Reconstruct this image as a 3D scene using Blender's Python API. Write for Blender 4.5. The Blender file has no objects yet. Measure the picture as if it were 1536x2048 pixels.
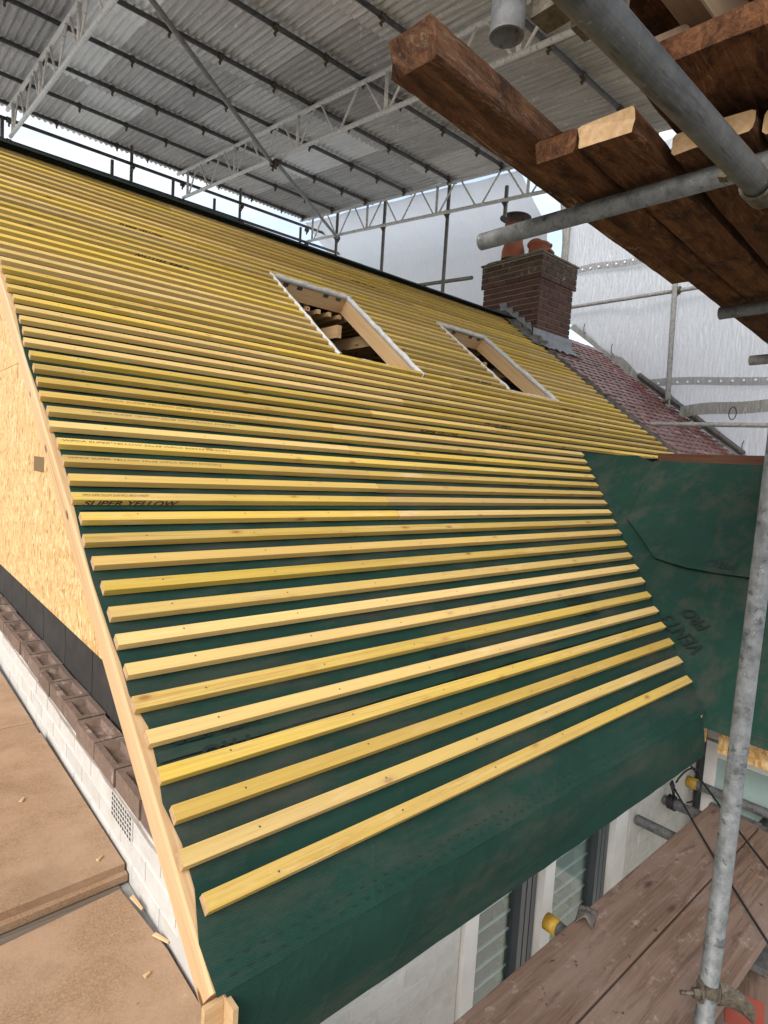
import bpy, bmesh, math, random
from mathutils import Vector, Matrix
random.seed(7)
R = math.radians
scene = bpy.context.scene
COL = scene.collection

# ------------------------------------------------------------------ camera
CAM = Vector((-0.5215, -1.1039, 0.9456))
yaw, pitch, roll = 0.724337, -0.078082, 0.061320
f0 = Vector((math.sin(yaw), math.cos(yaw), 0)); r0 = Vector((math.cos(yaw), -math.sin(yaw), 0)); u0 = Vector((0, 0, 1))
fw = f0*math.cos(pitch) + u0*math.sin(pitch); up = u0*math.cos(pitch) - f0*math.sin(pitch)
rt = r0*math.cos(roll) + up*math.sin(roll); up = up*math.cos(roll) - r0*math.sin(roll)
cd = bpy.data.cameras.new('camera'); cam = bpy.data.objects.new('camera', cd); COL.objects.link(cam)
m = Matrix((rt, up, -fw)).transposed().to_4x4(); m.translation = CAM; cam.matrix_world = m
cd.sensor_fit = 'HORIZONTAL'; cd.sensor_width = 36; cd.lens = 1187.12/1536*36
cd.clip_start = 0.02; cd.clip_end = 2000
scene.camera = cam

# ------------------------------------------------------------------ sky, sun, exposure
SUN_EL, SUN_AZ = R(36), R(-108)     # azimuth measured from +Y towards +X
w = bpy.data.worlds.new('World'); scene.world = w; w.use_nodes = True
nt = w.node_tree; nt.nodes.clear()
def wn(t, **k):
    n = nt.nodes.new(t)
    for a, b in k.items(): setattr(n, a, b)
    return n
sky = wn('ShaderNodeTexSky', sky_type='NISHITA', sun_disc=False, sun_elevation=SUN_EL, sun_rotation=SUN_AZ, air_density=1.0, dust_density=1.6)
tc = wn('ShaderNodeTexCoord'); mp = wn('ShaderNodeMapping'); mp.inputs['Scale'].default_value = (1, 1, 2.2)
nz = wn('ShaderNodeTexNoise'); nz.inputs['Scale'].default_value = 2.6; nz.inputs['Detail'].default_value = 7
rp = wn('ShaderNodeValToRGB'); rp.color_ramp.elements[0].color = (.30, .30, .30, 1); rp.color_ramp.elements[0].position = .40; rp.color_ramp.elements[1].position = .66
mx = wn('ShaderNodeMix', data_type='RGBA'); mx.inputs[7].default_value = (4.5, 4.45, 4.3, 1)
bg = wn('ShaderNodeBackground'); bg.inputs['Strength'].default_value = 0.125
wo = wn('ShaderNodeOutputWorld')
L = nt.links.new
L(tc.outputs['Generated'], mp.inputs['Vector']); L(mp.outputs[0], nz.inputs['Vector']); L(nz.outputs['Fac'], rp.inputs['Fac'])
L(rp.outputs['Color'], mx.inputs[0]); L(sky.outputs[0], mx.inputs[6]); L(mx.outputs[2], bg.inputs['Color']); L(bg.outputs[0], wo.inputs['Surface'])
sd = bpy.data.lights.new('sun', 'SUN'); sd.energy = 1.25; sd.angle = R(35); sd.color = (1, .975, .94)
sun = bpy.data.objects.new('sun', sd); COL.objects.link(sun)
sdir = Vector((math.sin(SUN_AZ)*math.cos(SUN_EL), math.cos(SUN_AZ)*math.cos(SUN_EL), math.sin(SUN_EL)))
sun.rotation_euler = sdir.to_track_quat('Z', 'Y').to_euler()
vs = scene.view_settings; vs.view_transform = 'Standard'; vs.look = 'None'; vs.exposure = 1.32; vs.gamma = 1
scene.render.engine = 'CYCLES'
scene.cycles.max_bounces = 8; scene.cycles.diffuse_bounces = 5; scene.cycles.transparent_max_bounces = 12

# ------------------------------------------------------------------ materials
MAT = {}
class N:
    """tiny node-graph helper for one material"""
    def __init__(s, name):
        s.m = bpy.data.materials.new(name); s.m.use_nodes = True; s.t = s.m.node_tree; s.t.nodes.clear()
        s.b = s.n('ShaderNodeBsdfPrincipled'); s.o = s.n('ShaderNodeOutputMaterial'); s.l(s.b.outputs[0], s.o.inputs[0])
        s.tc = s.n('ShaderNodeTexCoord'); s.oi = s.n('ShaderNodeObjectInfo')
        MAT[name] = s.m
    def n(s, t, **k):
        x = s.t.nodes.new(t)
        for a, b in k.items(): setattr(x, a, b)
        return x
    def l(s, a, b): s.t.links.new(a, b)
    def coord(s, scale=(1, 1, 1), rnd=True, kind='Object'):
        mp = s.n('ShaderNodeMapping'); mp.inputs['Scale'].default_value = scale
        if rnd:
            ad = s.n('ShaderNodeVectorMath', operation='ADD'); ml = s.n('ShaderNodeMath', operation='MULTIPLY'); ml.inputs[1].default_value = 37.0
            s.l(s.oi.outputs['Random'], ml.inputs[0]); s.l(s.tc.outputs[kind], ad.inputs[0]); s.l(ml.outputs[0], ad.inputs[1]); s.l(ad.outputs[0], mp.inputs['Vector'])
        else: s.l(s.tc.outputs[kind], mp.inputs['Vector'])
        return mp.outputs[0]
    def noise(s, co, scale, detail=4, rough=.6, dist=0):
        x = s.n('ShaderNodeTexNoise'); x.inputs['Scale'].default_value = scale; x.inputs['Detail'].default_value = detail
        x.inputs['Roughness'].default_value = rough; x.inputs['Distortion'].default_value = dist
        s.l(co, x.inputs['Vector']); return x.outputs['Fac']
    def vor(s, co, scale, feature='F1', out='Distance', rnd=1):
        x = s.n('ShaderNodeTexVoronoi', feature=feature); x.inputs['Scale'].default_value = scale; x.inputs['Randomness'].default_value = rnd
        s.l(co, x.inputs['Vector']); return x.outputs[out]
    def ramp(s, fac, stops):
        x = s.n('ShaderNodeValToRGB'); e = x.color_ramp.elements
        while len(e) < len(stops): e.new(.5)
        for q, (p, c) in zip(e, stops):
            q.position = p; q.color = (*c, 1) if len(c) == 3 else c
        s.l(fac, x.inputs['Fac']); return x.outputs['Color']
    def mix(s, fac, a, b, mode='MIX'):
        x = s.n('ShaderNodeMix', data_type='RGBA', blend_type=mode)
        for i, v in ((0, fac), (6, a), (7, b)):
            if hasattr(v, 'links'): s.l(v, x.inputs[i])
            elif i == 0: x.inputs[0].default_value = v
            else: x.inputs[i].default_value = (*v, 1)
        return x.outputs[2]
    def math(s, op, a, b=0.0):
        x = s.n('ShaderNodeMath', operation=op)
        for i, v in ((0, a), (1, b)):
            if hasattr(v, 'links'): s.l(v, x.inputs[i])
            else: x.inputs[i].default_value = v
        return x.outputs[0]
    def bump(s, h, st=.3, d=.01):
        x = s.n('ShaderNodeBump'); x.inputs['Strength'].default_value = st; x.inputs['Distance'].default_value = d
        s.l(h, x.inputs['Height']); s.l(x.outputs[0], s.b.inputs['Normal'])
    def col(s, c):
        if hasattr(c, 'links'): s.l(c, s.b.inputs['Base Color'])
        else: s.b.inputs['Base Color'].default_value = (*c, 1)
    def set(s, **k):
        for a, v in k.items():
            i = s.b.inputs[a.replace('_', ' ')]
            if hasattr(v, 'links'): s.l(v, i)
            else: i.default_value = v
        return s
    def vary(s, c, lo, hi):
        """per-object brightness"""
        mr = s.n('ShaderNodeMapRange'); mr.inputs['To Min'].default_value = lo; mr.inputs['To Max'].default_value = hi
        s.l(s.oi.outputs['Random'], mr.inputs['Value'])
        return s.mix(1.0, c, mr.outputs[0], 'MULTIPLY')

def wood(name, lo, mid, hi, knot, rough=.7, gscale=45, vary=(.85, 1.12), blot=None, bst=.25, kn=(.055, .10)):
    a = N(name); co = a.coord((1.2, 1, 1))
    g = a.coord((1.0, gscale, gscale))
    gr = a.noise(g, 1.0, 6, .65, 1.2)
    c = a.ramp(gr, [(.25, lo), (.5, mid), (.75, hi)])
    big = a.noise(a.coord((.8, 6, 6)), 2.2, 3)
    c = a.mix(a.ramp(big, [(.35, (0, 0, 0)), (.7, (1, 1, 1))]), c, a.mix(.5, c, blot or hi))
    kd = a.vor(a.coord((5.0, 12, 12)), 1.0, 'F1')
    c = a.mix(a.ramp(kd, [(kn[0], (1, 1, 1)), (kn[1], (0, 0, 0))]), c, knot)
    c = a.vary(c, *vary); a.col(c); a.set(Roughness=rough)
    a.b.inputs['Specular IOR Level'].default_value = .3
    a.bump(gr, bst, .002); return a
a = N('batten_timber')
gr = a.noise(a.coord((1.5, 110, 110)), 1.0, 7, .7, 1.0); md = a.noise(a.coord((2.2, 30, 30)), 1.3, 5, .65, .8)
c = a.ramp(gr, [(.22, (.31, .175, .04)), (.48, (.56, .37, .10)), (.78, (.73, .535, .21))])
stn = a.noise(a.coord((.9, 4, 4)), 1.3, 4, .6); c = a.mix(a.ramp(stn, [(.38, (0, 0, 0)), (.62, (.85, .85, .85))]), c, a.mix(.62, c, (.65, .44, .045)))
raw = a.noise(a.coord((1.4, 7, 7)), 2.1, 5, .7); c = a.mix(a.ramp(raw, [(.58, (0, 0, 0)), (.74, (.75, .75, .75))]), c, (.74, .55, .30))
c = a.mix(a.ramp(md, [(.30, (.6, .6, .6)), (.44, (0, 0, 0))]), c, (.40, .22, .07))
sp = a.noise(a.coord((60, 60, 60)), 4.0, 3, .7); c = a.mix(a.ramp(sp, [(.64, (0, 0, 0)), (.72, (.6, .6, .6))]), c, (.26, .14, .05))
kd = a.vor(a.coord((5.0, 12, 12)), 1.0); kn_ = a.ramp(kd, [(.05, (1, 1, 1)), (.105, (0, 0, 0))]); c = a.mix(kn_, c, (.15, .065, .02))
kh = a.ramp(kd, [(.10, (.5, .5, .5)), (.20, (0, 0, 0))]); c = a.mix(kh, c, (.46, .24, .06))
rr1 = a.math('FRACT', a.math('MULTIPLY', a.oi.outputs['Random'], 7.31)); c = a.mix(a.ramp(rr1, [(.45, (0, 0, 0)), (.95, (.8, .8, .8))]), c, a.mix(.5, c, (.72, .50, .27)))
rr2 = a.math('FRACT', a.math('MULTIPLY', a.oi.outputs['Random'], 13.7)); c = a.mix(a.ramp(rr2, [(.55, (0, 0, 0)), (1.0, (.85, .85, .85))]), c, a.mix(.5, c, (.46, .27, .07)))
a.col(a.vary(c, .80, 1.20)); a.set(Roughness=.75); a.b.inputs['Specular IOR Level'].default_value = .25; a.bump(gr, .6, .002)
wood('pale_timber', (.42, .25, .11), (.56, .36, .18), (.66, .46, .26), (.16, .07, .03), vary=(.95, 1.05), gscale=60, kn=(.09, .15), bst=.5)
wood('rafter_timber', (.34, .21, .10), (.50, .32, .16), (.58, .40, .22), (.12, .06, .03), vary=(.85, 1.1))
def weathered(name, lo, mid, hi, scuff, dark):
    a = N(name); g = a.noise(a.coord((2.0, 34, 34)), 1.0, 9, .78, 1.6); b = a.noise(a.coord((5, 13, 13)), 1.1, 9, .8, .6)
    c = a.ramp(g, [(.25, lo), (.5, mid), (.78, hi)])
    c = a.mix(a.ramp(b, [(.40, (.9, .9, .9)), (.56, (0, 0, 0))]), c, dark)
    k = a.noise(a.coord((3.5, 16, 16)), 1.7, 9, .82, 1.2); c = a.mix(a.ramp(k, [(.55, (0, 0, 0)), (.66, (.8, .8, .8))]), c, scuff)
    f = a.noise(a.coord((30, 60, 60)), 2.0, 4, .7); c = a.mix(a.ramp(f, [(.66, (0, 0, 0)), (.73, (.6, .6, .6))]), c, (.30, .20, .12))
    a.col(a.vary(c, .8, 1.2)); a.set(Roughness=.92); a.b.inputs['Specular IOR Level'].default_value = .2
    a.bump(a.math('ADD', g, a.math('MULTIPLY', b, 1.5)), .9, .006)
weathered('old_plank', (.045, .017, .007), (.13, .054, .022), (.25, .115, .05), (.28, .15, .075), (.026, .011, .006))
weathered('weathered_beam', (.05, .022, .012), (.14, .065, .031), (.26, .14, .075), (.32, .24, .18), (.032, .015, .009))
wood('tan_timber', (.15, .10, .06), (.22, .15, .095), (.28, .20, .13), (.08, .05, .03), rough=.9)
wood('dark_timber', (.03, .012, .007), (.06, .025, .013), (.10, .045, .024), (.025, .012, .008), rough=.85, gscale=30, bst=.5)
wood('grey_board', (.085, .062, .044), (.155, .118, .085), (.23, .185, .14), (.06, .05, .04), rough=.9)
# scaffold deck planks: greyed, pink-brown, plaster-splashed
a = N('deck_plank'); g = a.noise(a.coord((1.3, 55, 55)), 1, 6, .7, 1.5)
c = a.ramp(g, [(.25, (.075, .042, .027)), (.5, (.15, .090, .060)), (.75, (.225, .148, .104))])
big = a.noise(a.coord((1.5, 5, 5)), 1.6, 5); c = a.mix(a.ramp(big, [(.4, (0, 0, 0)), (.68, (1, 1, 1))]), c, (.20, .135, .105))
sp = a.noise(a.coord((5, 7, 7)), 2.3, 8, .8); c = a.mix(a.ramp(sp, [(.56, (0, 0, 0)), (.68, (.75, .75, .75))]), c, (.36, .29, .235))
dk = a.noise(a.coord((9, 11, 11)), 1.7, 5); c = a.mix(a.ramp(dk, [(.66, (0, 0, 0)), (.70, (1, 1, 1))]), c, (.065, .024, .016))
k3 = a.vor(a.coord((3, 9, 9)), 1.0); c = a.mix(a.ramp(k3, [(.06, (1, 1, 1)), (.14, (0, 0, 0))]), c, (.06, .03, .02))
dn2 = a.noise(a.coord((1.6, 16, 16)), 1.2, 7, .75, 1); c = a.mix(a.ramp(dn2, [(.34, (.8, .8, .8)), (.47, (0, 0, 0))]), c, (.07, .038, .025))
a.col(a.vary(c, .93, 1.1)); a.set(Roughness=.85); a.bump(g, .5, .003)
# cut end grain
a = N('end_grain'); g = a.noise(a.coord((30, 30, 30)), 2, 4); a.col(a.ramp(g, [(.3, (.36, .22, .10)), (.7, (.52, .34, .18))])); a.set(Roughness=.8)
# oriented strand board
a = N('strand_board'); co = a.coord((1, 1, 1), False)
dn = a.n('ShaderNodeTexNoise'); dn.inputs['Scale'].default_value = 9; a.l(co, dn.inputs['Vector'])
dv = a.n('ShaderNodeVectorMath', operation='MULTIPLY_ADD'); dv.inputs[1].default_value = (.16, .16, .16); a.l(dn.outputs['Color'], dv.inputs[0]); a.l(co, dv.inputs[2])
m1 = a.n('ShaderNodeMapping'); m1.inputs['Scale'].default_value = (60, 78, 23); m1.inputs['Rotation'].default_value = (.5, 0, 0); a.l(dv.outputs[0], m1.inputs['Vector'])
m2 = a.n('ShaderNodeMapping'); m2.inputs['Scale'].default_value = (60, 58, 20); m2.inputs['Rotation'].default_value = (-.7, 0, 0); a.l(dv.outputs[0], m2.inputs['Vector'])
v1 = a.vor(m1.outputs[0], 1, 'F1', 'Color'); v2 = a.vor(m2.outputs[0], 1.2, 'F1', 'Color'); e1 = a.vor(m1.outputs[0], 1, 'DISTANCE_TO_EDGE')
mm = a.mix(.5, v1, v2); bw = a.n('ShaderNodeRGBToBW'); a.l(mm, bw.inputs[0])
c = a.ramp(bw.outputs[0], [(.20, (.36, .185, .055)), (.40, (.56, .34, .125)), (.58, (.66, .43, .185)), (.8, (.78, .58, .32))])
c = a.mix(a.ramp(e1, [(0, (.55, .55, .55)), (.05, (0, 0, 0))]), c, (.36, .20, .08)); a.col(c); a.set(Roughness=.7); a.bump(bw.outputs[0], .35, .003)
# chipboard floor sheets
a = N('chipboard'); co = a.coord((1, 1, 1))
g = a.noise(co, 160, 3, .7); b2 = a.noise(co, 4.5, 6, .65)
c = a.ramp(g, [(.3, (.23, .135, .072)), (.55, (.325, .20, .112)), (.75, (.42, .27, .16))])
c = a.mix(a.ramp(b2, [(.42, (0, 0, 0)), (.62, (.8, .8, .8))]), c, (.40, .26, .16))
b3 = a.noise(co, 1.7, 7, .7, .8); c = a.mix(a.ramp(b3, [(.30, (.55, .55, .55)), (.45, (0, 0, 0))]), c, (.22, .13, .07))
b4 = a.noise(co, 26, 4, .7); c = a.mix(a.ramp(b4, [(.68, (0, 0, 0)), (.74, (.7, .7, .7))]), c, (.50, .36, .25))

st = a.noise(co, 9, 5, .7, 1); c = a.mix(a.ramp(st, [(.67, (0, 0, 0)), (.72, (.7, .7, .7))]), c, (.14, .075, .042))
a.col(c); a.set(Roughness=.85); a.bump(g, .3, .002)
# breather membrane
a = N('membrane'); co = a.coord((1, 1, 1), False)
wv = a.n('ShaderNodeTexWave', wave_type='BANDS', bands_direction='DIAGONAL'); wv.inputs['Scale'].default_value = 95; wv.inputs['Distortion'].default_value = 1.0; a.l(co, wv.inputs['Vector'])
fl = a.noise(co, 3.2, 6, .65); fi = a.noise(co, 130, 2)
c = a.ramp(fl, [(.3, (.0075, .031, .022)), (.6, (.010, .040, .028)), (.8, (.016, .048, .035))])
ds = a.noise(a.coord((1.2, 5, 5), False), 1.1, 8, .75); c = a.mix(a.ramp(ds, [(.47, (0, 0, 0)), (.72, (.7, .7, .7))]), c, (.070, .056, .044))
sk = a.noise(co, 21, 8, .8); c = a.mix(a.ramp(sk, [(.72, (0, 0, 0)), (.80, (.55, .55, .55))]), c, (.12, .15, .13))
a.col(c); a.set(Roughness=.8); a.b.inputs['Specular IOR Level'].default_value = .2
cz = a.noise(a.coord((1.3, 2.2, 2.2), False), 2.6, 3, .5, 1.6); rdg = a.math('SUBTRACT', 1.0, a.math('ABSOLUTE', a.math('SUBTRACT', a.math('MULTIPLY', a.noise(co, 2.1, 3, .55, 1.0), 2.0), 1.0)))
rdg = a.math('POWER', rdg, 14.0)
hh = a.math('ADD', a.math('MULTIPLY', cz, 5.0), a.math('MULTIPLY', rdg, 1.2))
hh = a.math('ADD', hh, a.math('MULTIPLY', wv.outputs['Fac'], .35))
hh = a.math('ADD', hh, a.math('ADD', a.math('MULTIPLY', fi, .3), a.math('MULTIPLY', fl, 2.5)))
a.bump(hh, .4, .003)
def plain(name, c, rough=.6, metal=0., n=None, c2=None, bump=0, spec=.5):
    a = N(name)
    if c2 is not None:
        g = a.noise(a.coord((1, 1, 1)), n or 12, 6, .7); a.col(a.ramp(g, [(.35, c), (.68, c2)]))
        if bump: a.bump(g, bump, .004)
    else: a.col(c)
    a.set(Roughness=rough, Metallic=metal); a.b.inputs['Specular IOR Level'].default_value = spec
    return a
plain('membrane_print', (.003, .010, .0085), .8)
plain('black_print', (.03, .025, .018), .8)
plain('grey_print', (.16, .10, .035), .8)
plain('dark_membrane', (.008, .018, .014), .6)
plain('white_fabric', (.70, .69, .67), .8, c2=(.52, .51, .50), n=14, bump=.3)
plain('lead', (.18, .19, .205), .55, .2, n=10, c2=(.29, .30, .315), bump=.6)
plain('lead_old', (.07, .065, .055), .85, 0, n=16, c2=(.19, .18, .16), bump=.8)
plain('nail_steel', (.10, .06, .035), .6)
plain('black_rubber', (.012, .012, .013), .6)
plain('cap_yellow', (.55, .33, .02), .55, n=20, c2=(.30, .17, .02))
plain('red_paint', (.36, .055, .03), .8, n=14, c2=(.27, .085, .055), bump=.3)
plain('terracotta', (.26, .075, .035), .8, n=9, c2=(.34, .12, .06), bump=.3)
plain('soot_metal', (.05, .035, .03), .6, .3, n=12, c2=(.10, .07, .055))
plain('bitumen_block', (.014, .012, .010), .85, n=7, c2=(.036, .030, .025), bump=.4)
plain('mortar', (.33, .27, .22), .95, n=40, c2=(.40, .34, .29), bump=.4)
plain('mortar_dark', (.05, .042, .036), .95, n=30, c2=(.09, .075, .065), bump=.4)
plain('old_mortar', (.050, .042, .034), .95, n=22, c2=(.15, .125, .10), bump=.9)
plain('cement_crown', (.085, .075, .05), .95, n=18, c2=(.19, .175, .125), bump=.9)
plain('frame_white', (.70, .68, .64), .5, n=8, c2=(.62, .59, .55))
plain('frame_dark', (.05, .055, .06), .35)
plain('louvre', (.42, .46, .46), .5)
plain('leaf_green', (.10, .17, .05), .5, n=3, c2=(.22, .30, .12))
plain('concrete', (.24, .23, .22), .9, n=6, c2=(.33, .32, .30), bump=.4)
plain('interior_dark', (.09, .08, .07), .9)
plain('grating', (.07, .065, .055), .8)
plain('rag', (.10, .085, .075), .95, n=20, c2=(.17, .14, .12), bump=.5)
# ground
a = N('ground'); co = a.coord((1, 1, 1), False); g = a.noise(co, .35, 8, .65); h = a.noise(co, 9, 6, .7)
a.col(a.mix(h, a.ramp(g, [(.4, (.24, .22, .19)), (.6, (.36, .34, .31))]), (.30, .28, .25))); a.set(Roughness=.95)
# galvanised tube
def galv(name, lo, hi, rough=.42, metal=.75, sc=26):
    a = N(name); co = a.coord((1, 1, 1)); g = a.noise(co, sc, 6, .75); s2 = a.noise(a.coord((3, 26, 26)), 1.4, 6, .7)
    c = a.ramp(g, [(.3, tuple(x*.8 for x in lo)), (.5, tuple((x+y)/2 for x, y in zip(lo, hi))), (.72, tuple(min(1, x*1.15) for x in hi))]); c = a.mix(a.ramp(s2, [(.56, (0, 0, 0)), (.64, (.85, .85, .85))]), c, tuple(x*.5 for x in lo))
    s3 = a.noise(co, 60, 5, .75); c = a.mix(a.ramp(s3, [(.64, (0, 0, 0)), (.70, (.8, .8, .8))]), c, tuple(min(1, x*1.9) for x in hi))
    s4 = a.noise(a.coord((2, 9, 9)), 1.9, 7, .7); c = a.mix(a.ramp(s4, [(.64, (0, 0, 0)), (.72, (.5, .5, .5))]), c, (.16, .095, .055))
    a.col(c); a.set(Metallic=metal); a.l(a.n('ShaderNodeMapRange').outputs[0], a.b.inputs['Roughness'])
    mr = a.b.inputs['Roughness'].links[0].from_node; mr.inputs['To Min'].default_value = rough-.1; mr.inputs['To Max'].default_value = rough+.18; a.l(g, mr.inputs['Value'])
    a.bump(g, .15, .002); return a
galv('galvanised', (.105, .108, .105), (.22, .222, .215), .5, .45)
galv('galvanised_dark', (.085, .085, .083), (.17, .168, .16), .5, .4)
galv('galvanised_far', (.20, .19, .17), (.32, .31, .285), .5, .4)
galv('beam_white', (.66, .64, .60), (.78, .76, .72), .5, .05)
galv('coupler_metal', (.055, .045, .033), (.17, .14, .10), .55, .5, 60)
# corrugated sheets
def tin(name, lo, hi, rough):
    a = N(name); co = a.coord((1, 1, 1)); g = a.noise(a.coord((22, .9, 22)), 2.0, 9, .8); k = a.noise(co, 14, 6, .8)
    c = a.ramp(g, [(.28, lo), (.72, hi)]); c = a.mix(a.ramp(k, [(.58, (0, 0, 0)), (.68, (.8, .8, .8))]), c, tuple(min(1, x*1.6) for x in hi))
    k2 = a.noise(a.coord((4, 1, 4)), 3.0, 6, .7); c = a.mix(a.ramp(k2, [(.62, (0, 0, 0)), (.75, (.6, .6, .6))]), c, (.17, .135, .105))
    a.col(a.vary(c, .8, 1.2)); a.set(Metallic=.1, Roughness=rough); a.bump(k, .12, .002)
tin('tin_grey', (.26, .26, .255), (.86, .86, .85), .36)
tin('tin_dark', (.20, .195, .19), (.70, .69, .68), .4)
tin('tin_bright', (.55, .57, .57), (.92, .94, .94), .28)
# bricks
def brick(name, lo, hi, spot, spotpos=.66):
    a = N(name); co = a.coord((1, 1, 1)); g = a.noise(co, 30, 6, .75); k = a.noise(co, 11, 6, .7)
    c = a.ramp(g, [(.3, lo), (.7, hi)]); c = a.mix(a.ramp(k, [(spotpos, (0, 0, 0)), (spotpos+.06, (.8, .8, .8))]), c, spot)
    a.col(a.vary(c, .75, 1.25)); a.set(Roughness=.9); a.bump(g, .5, .004)
brick('chimney_brick', (.055, .026, .020), (.105, .052, .040), (.16, .115, .085), .66)
brick('chimney_brick_mossy', (.05, .034, .023), (.095, .058, .040), (.24, .21, .14), .57)
brick('raw_brick', (.105, .070, .050), (.19, .125, .092), (.30, .235, .185), .58)
a = N('painted_brick'); co = a.coord((1, 1, 1)); g = a.noise(co, 24, 6, .7); k = a.noise(co, 6, 7, .75)
c = a.mix(a.ramp(k, [(.55, (0, 0, 0)), (.72, (.7, .7, .7))]), a.ramp(g, [(.3, (.47, .445, .405)), (.7, (.60, .575, .53))]), (.40, .37, .33)); a.col(a.vary(c, .94, 1.04)); a.set(Roughness=.85); a.bump(g, .5, .003)
# roof tiles
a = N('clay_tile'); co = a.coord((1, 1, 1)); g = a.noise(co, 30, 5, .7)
c = a.ramp(g, [(.3, (.085, .024, .018)), (.7, (.17, .055, .042))]); pale_sheen = a.noise(co, 9, 6, .7); c = a.mix(a.ramp(pale_sheen, [(.50, (0, 0, 0)), (.66, (.65, .65, .65))]), c, (.42, .27, .25))  # pale pink blotches paint reflected highlights into the tile colour
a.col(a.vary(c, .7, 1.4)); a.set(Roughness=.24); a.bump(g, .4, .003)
# translucent sheeting
def sheeting(name, c, tr):
    a = N(name); co = a.coord((1, 1, 1), False)
    g = a.noise(a.coord((1, 2.2, 1.0), False), 2.2, 7, .6, .6); cr = a.noise(a.coord((1, 9, 1.6), False), 3.0, 6, .65, 1.2)
    a.col(c); a.set(Roughness=.45); a.b.inputs['Specular IOR Level'].default_value = .3
    a.bump(a.math('ADD', g, a.math('MULTIPLY', cr, 1.0)), 1.0, .11)
    t = a.n('ShaderNodeBsdfTranslucent'); t.inputs['Color'].default_value = (*c, 1); ms = a.n('ShaderNodeMixShader'); ms.inputs[0].default_value = tr
    a.l(a.b.outputs[0], ms.inputs[1]); a.l(t.outputs[0], ms.inputs[2]); a.l(ms.outputs[0], a.o.inputs[0])
sheeting('sheeting', (.88, .89, .90), .60)
sheeting('sheet_band', (.58, .58, .56), .55)
sheeting('sheet_hem', (.52, .51, .46), .35)
plain('eyelet', (.85, .86, .87), .4)
# window glass
a = N('window_glass'); tr = a.n('ShaderNodeBsdfTransparent'); tr.inputs[0].default_value = (.90, .95, .94, 1); gl = a.n('ShaderNodeBsdfGlossy'); gl.inputs['Roughness'].default_value = .03; gl.inputs[0].default_value = (.9, .95, .95, 1)
lw = a.n('ShaderNodeLayerWeight'); fr = a.math('ADD', a.math('MULTIPLY', a.math('POWER', lw.outputs['Facing'], 3.5), .55), .05); ms = a.n('ShaderNodeMixShader'); a.l(fr, ms.inputs[0]); a.l(tr.outputs[0], ms.inputs[1]); a.l(gl.outputs[0], ms.inputs[2]); a.l(ms.outputs[0], a.o.inputs[0])
plain('obscured_glass', (.27, .36, .34), .25, n=5, c2=(.33, .42, .395))

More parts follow.
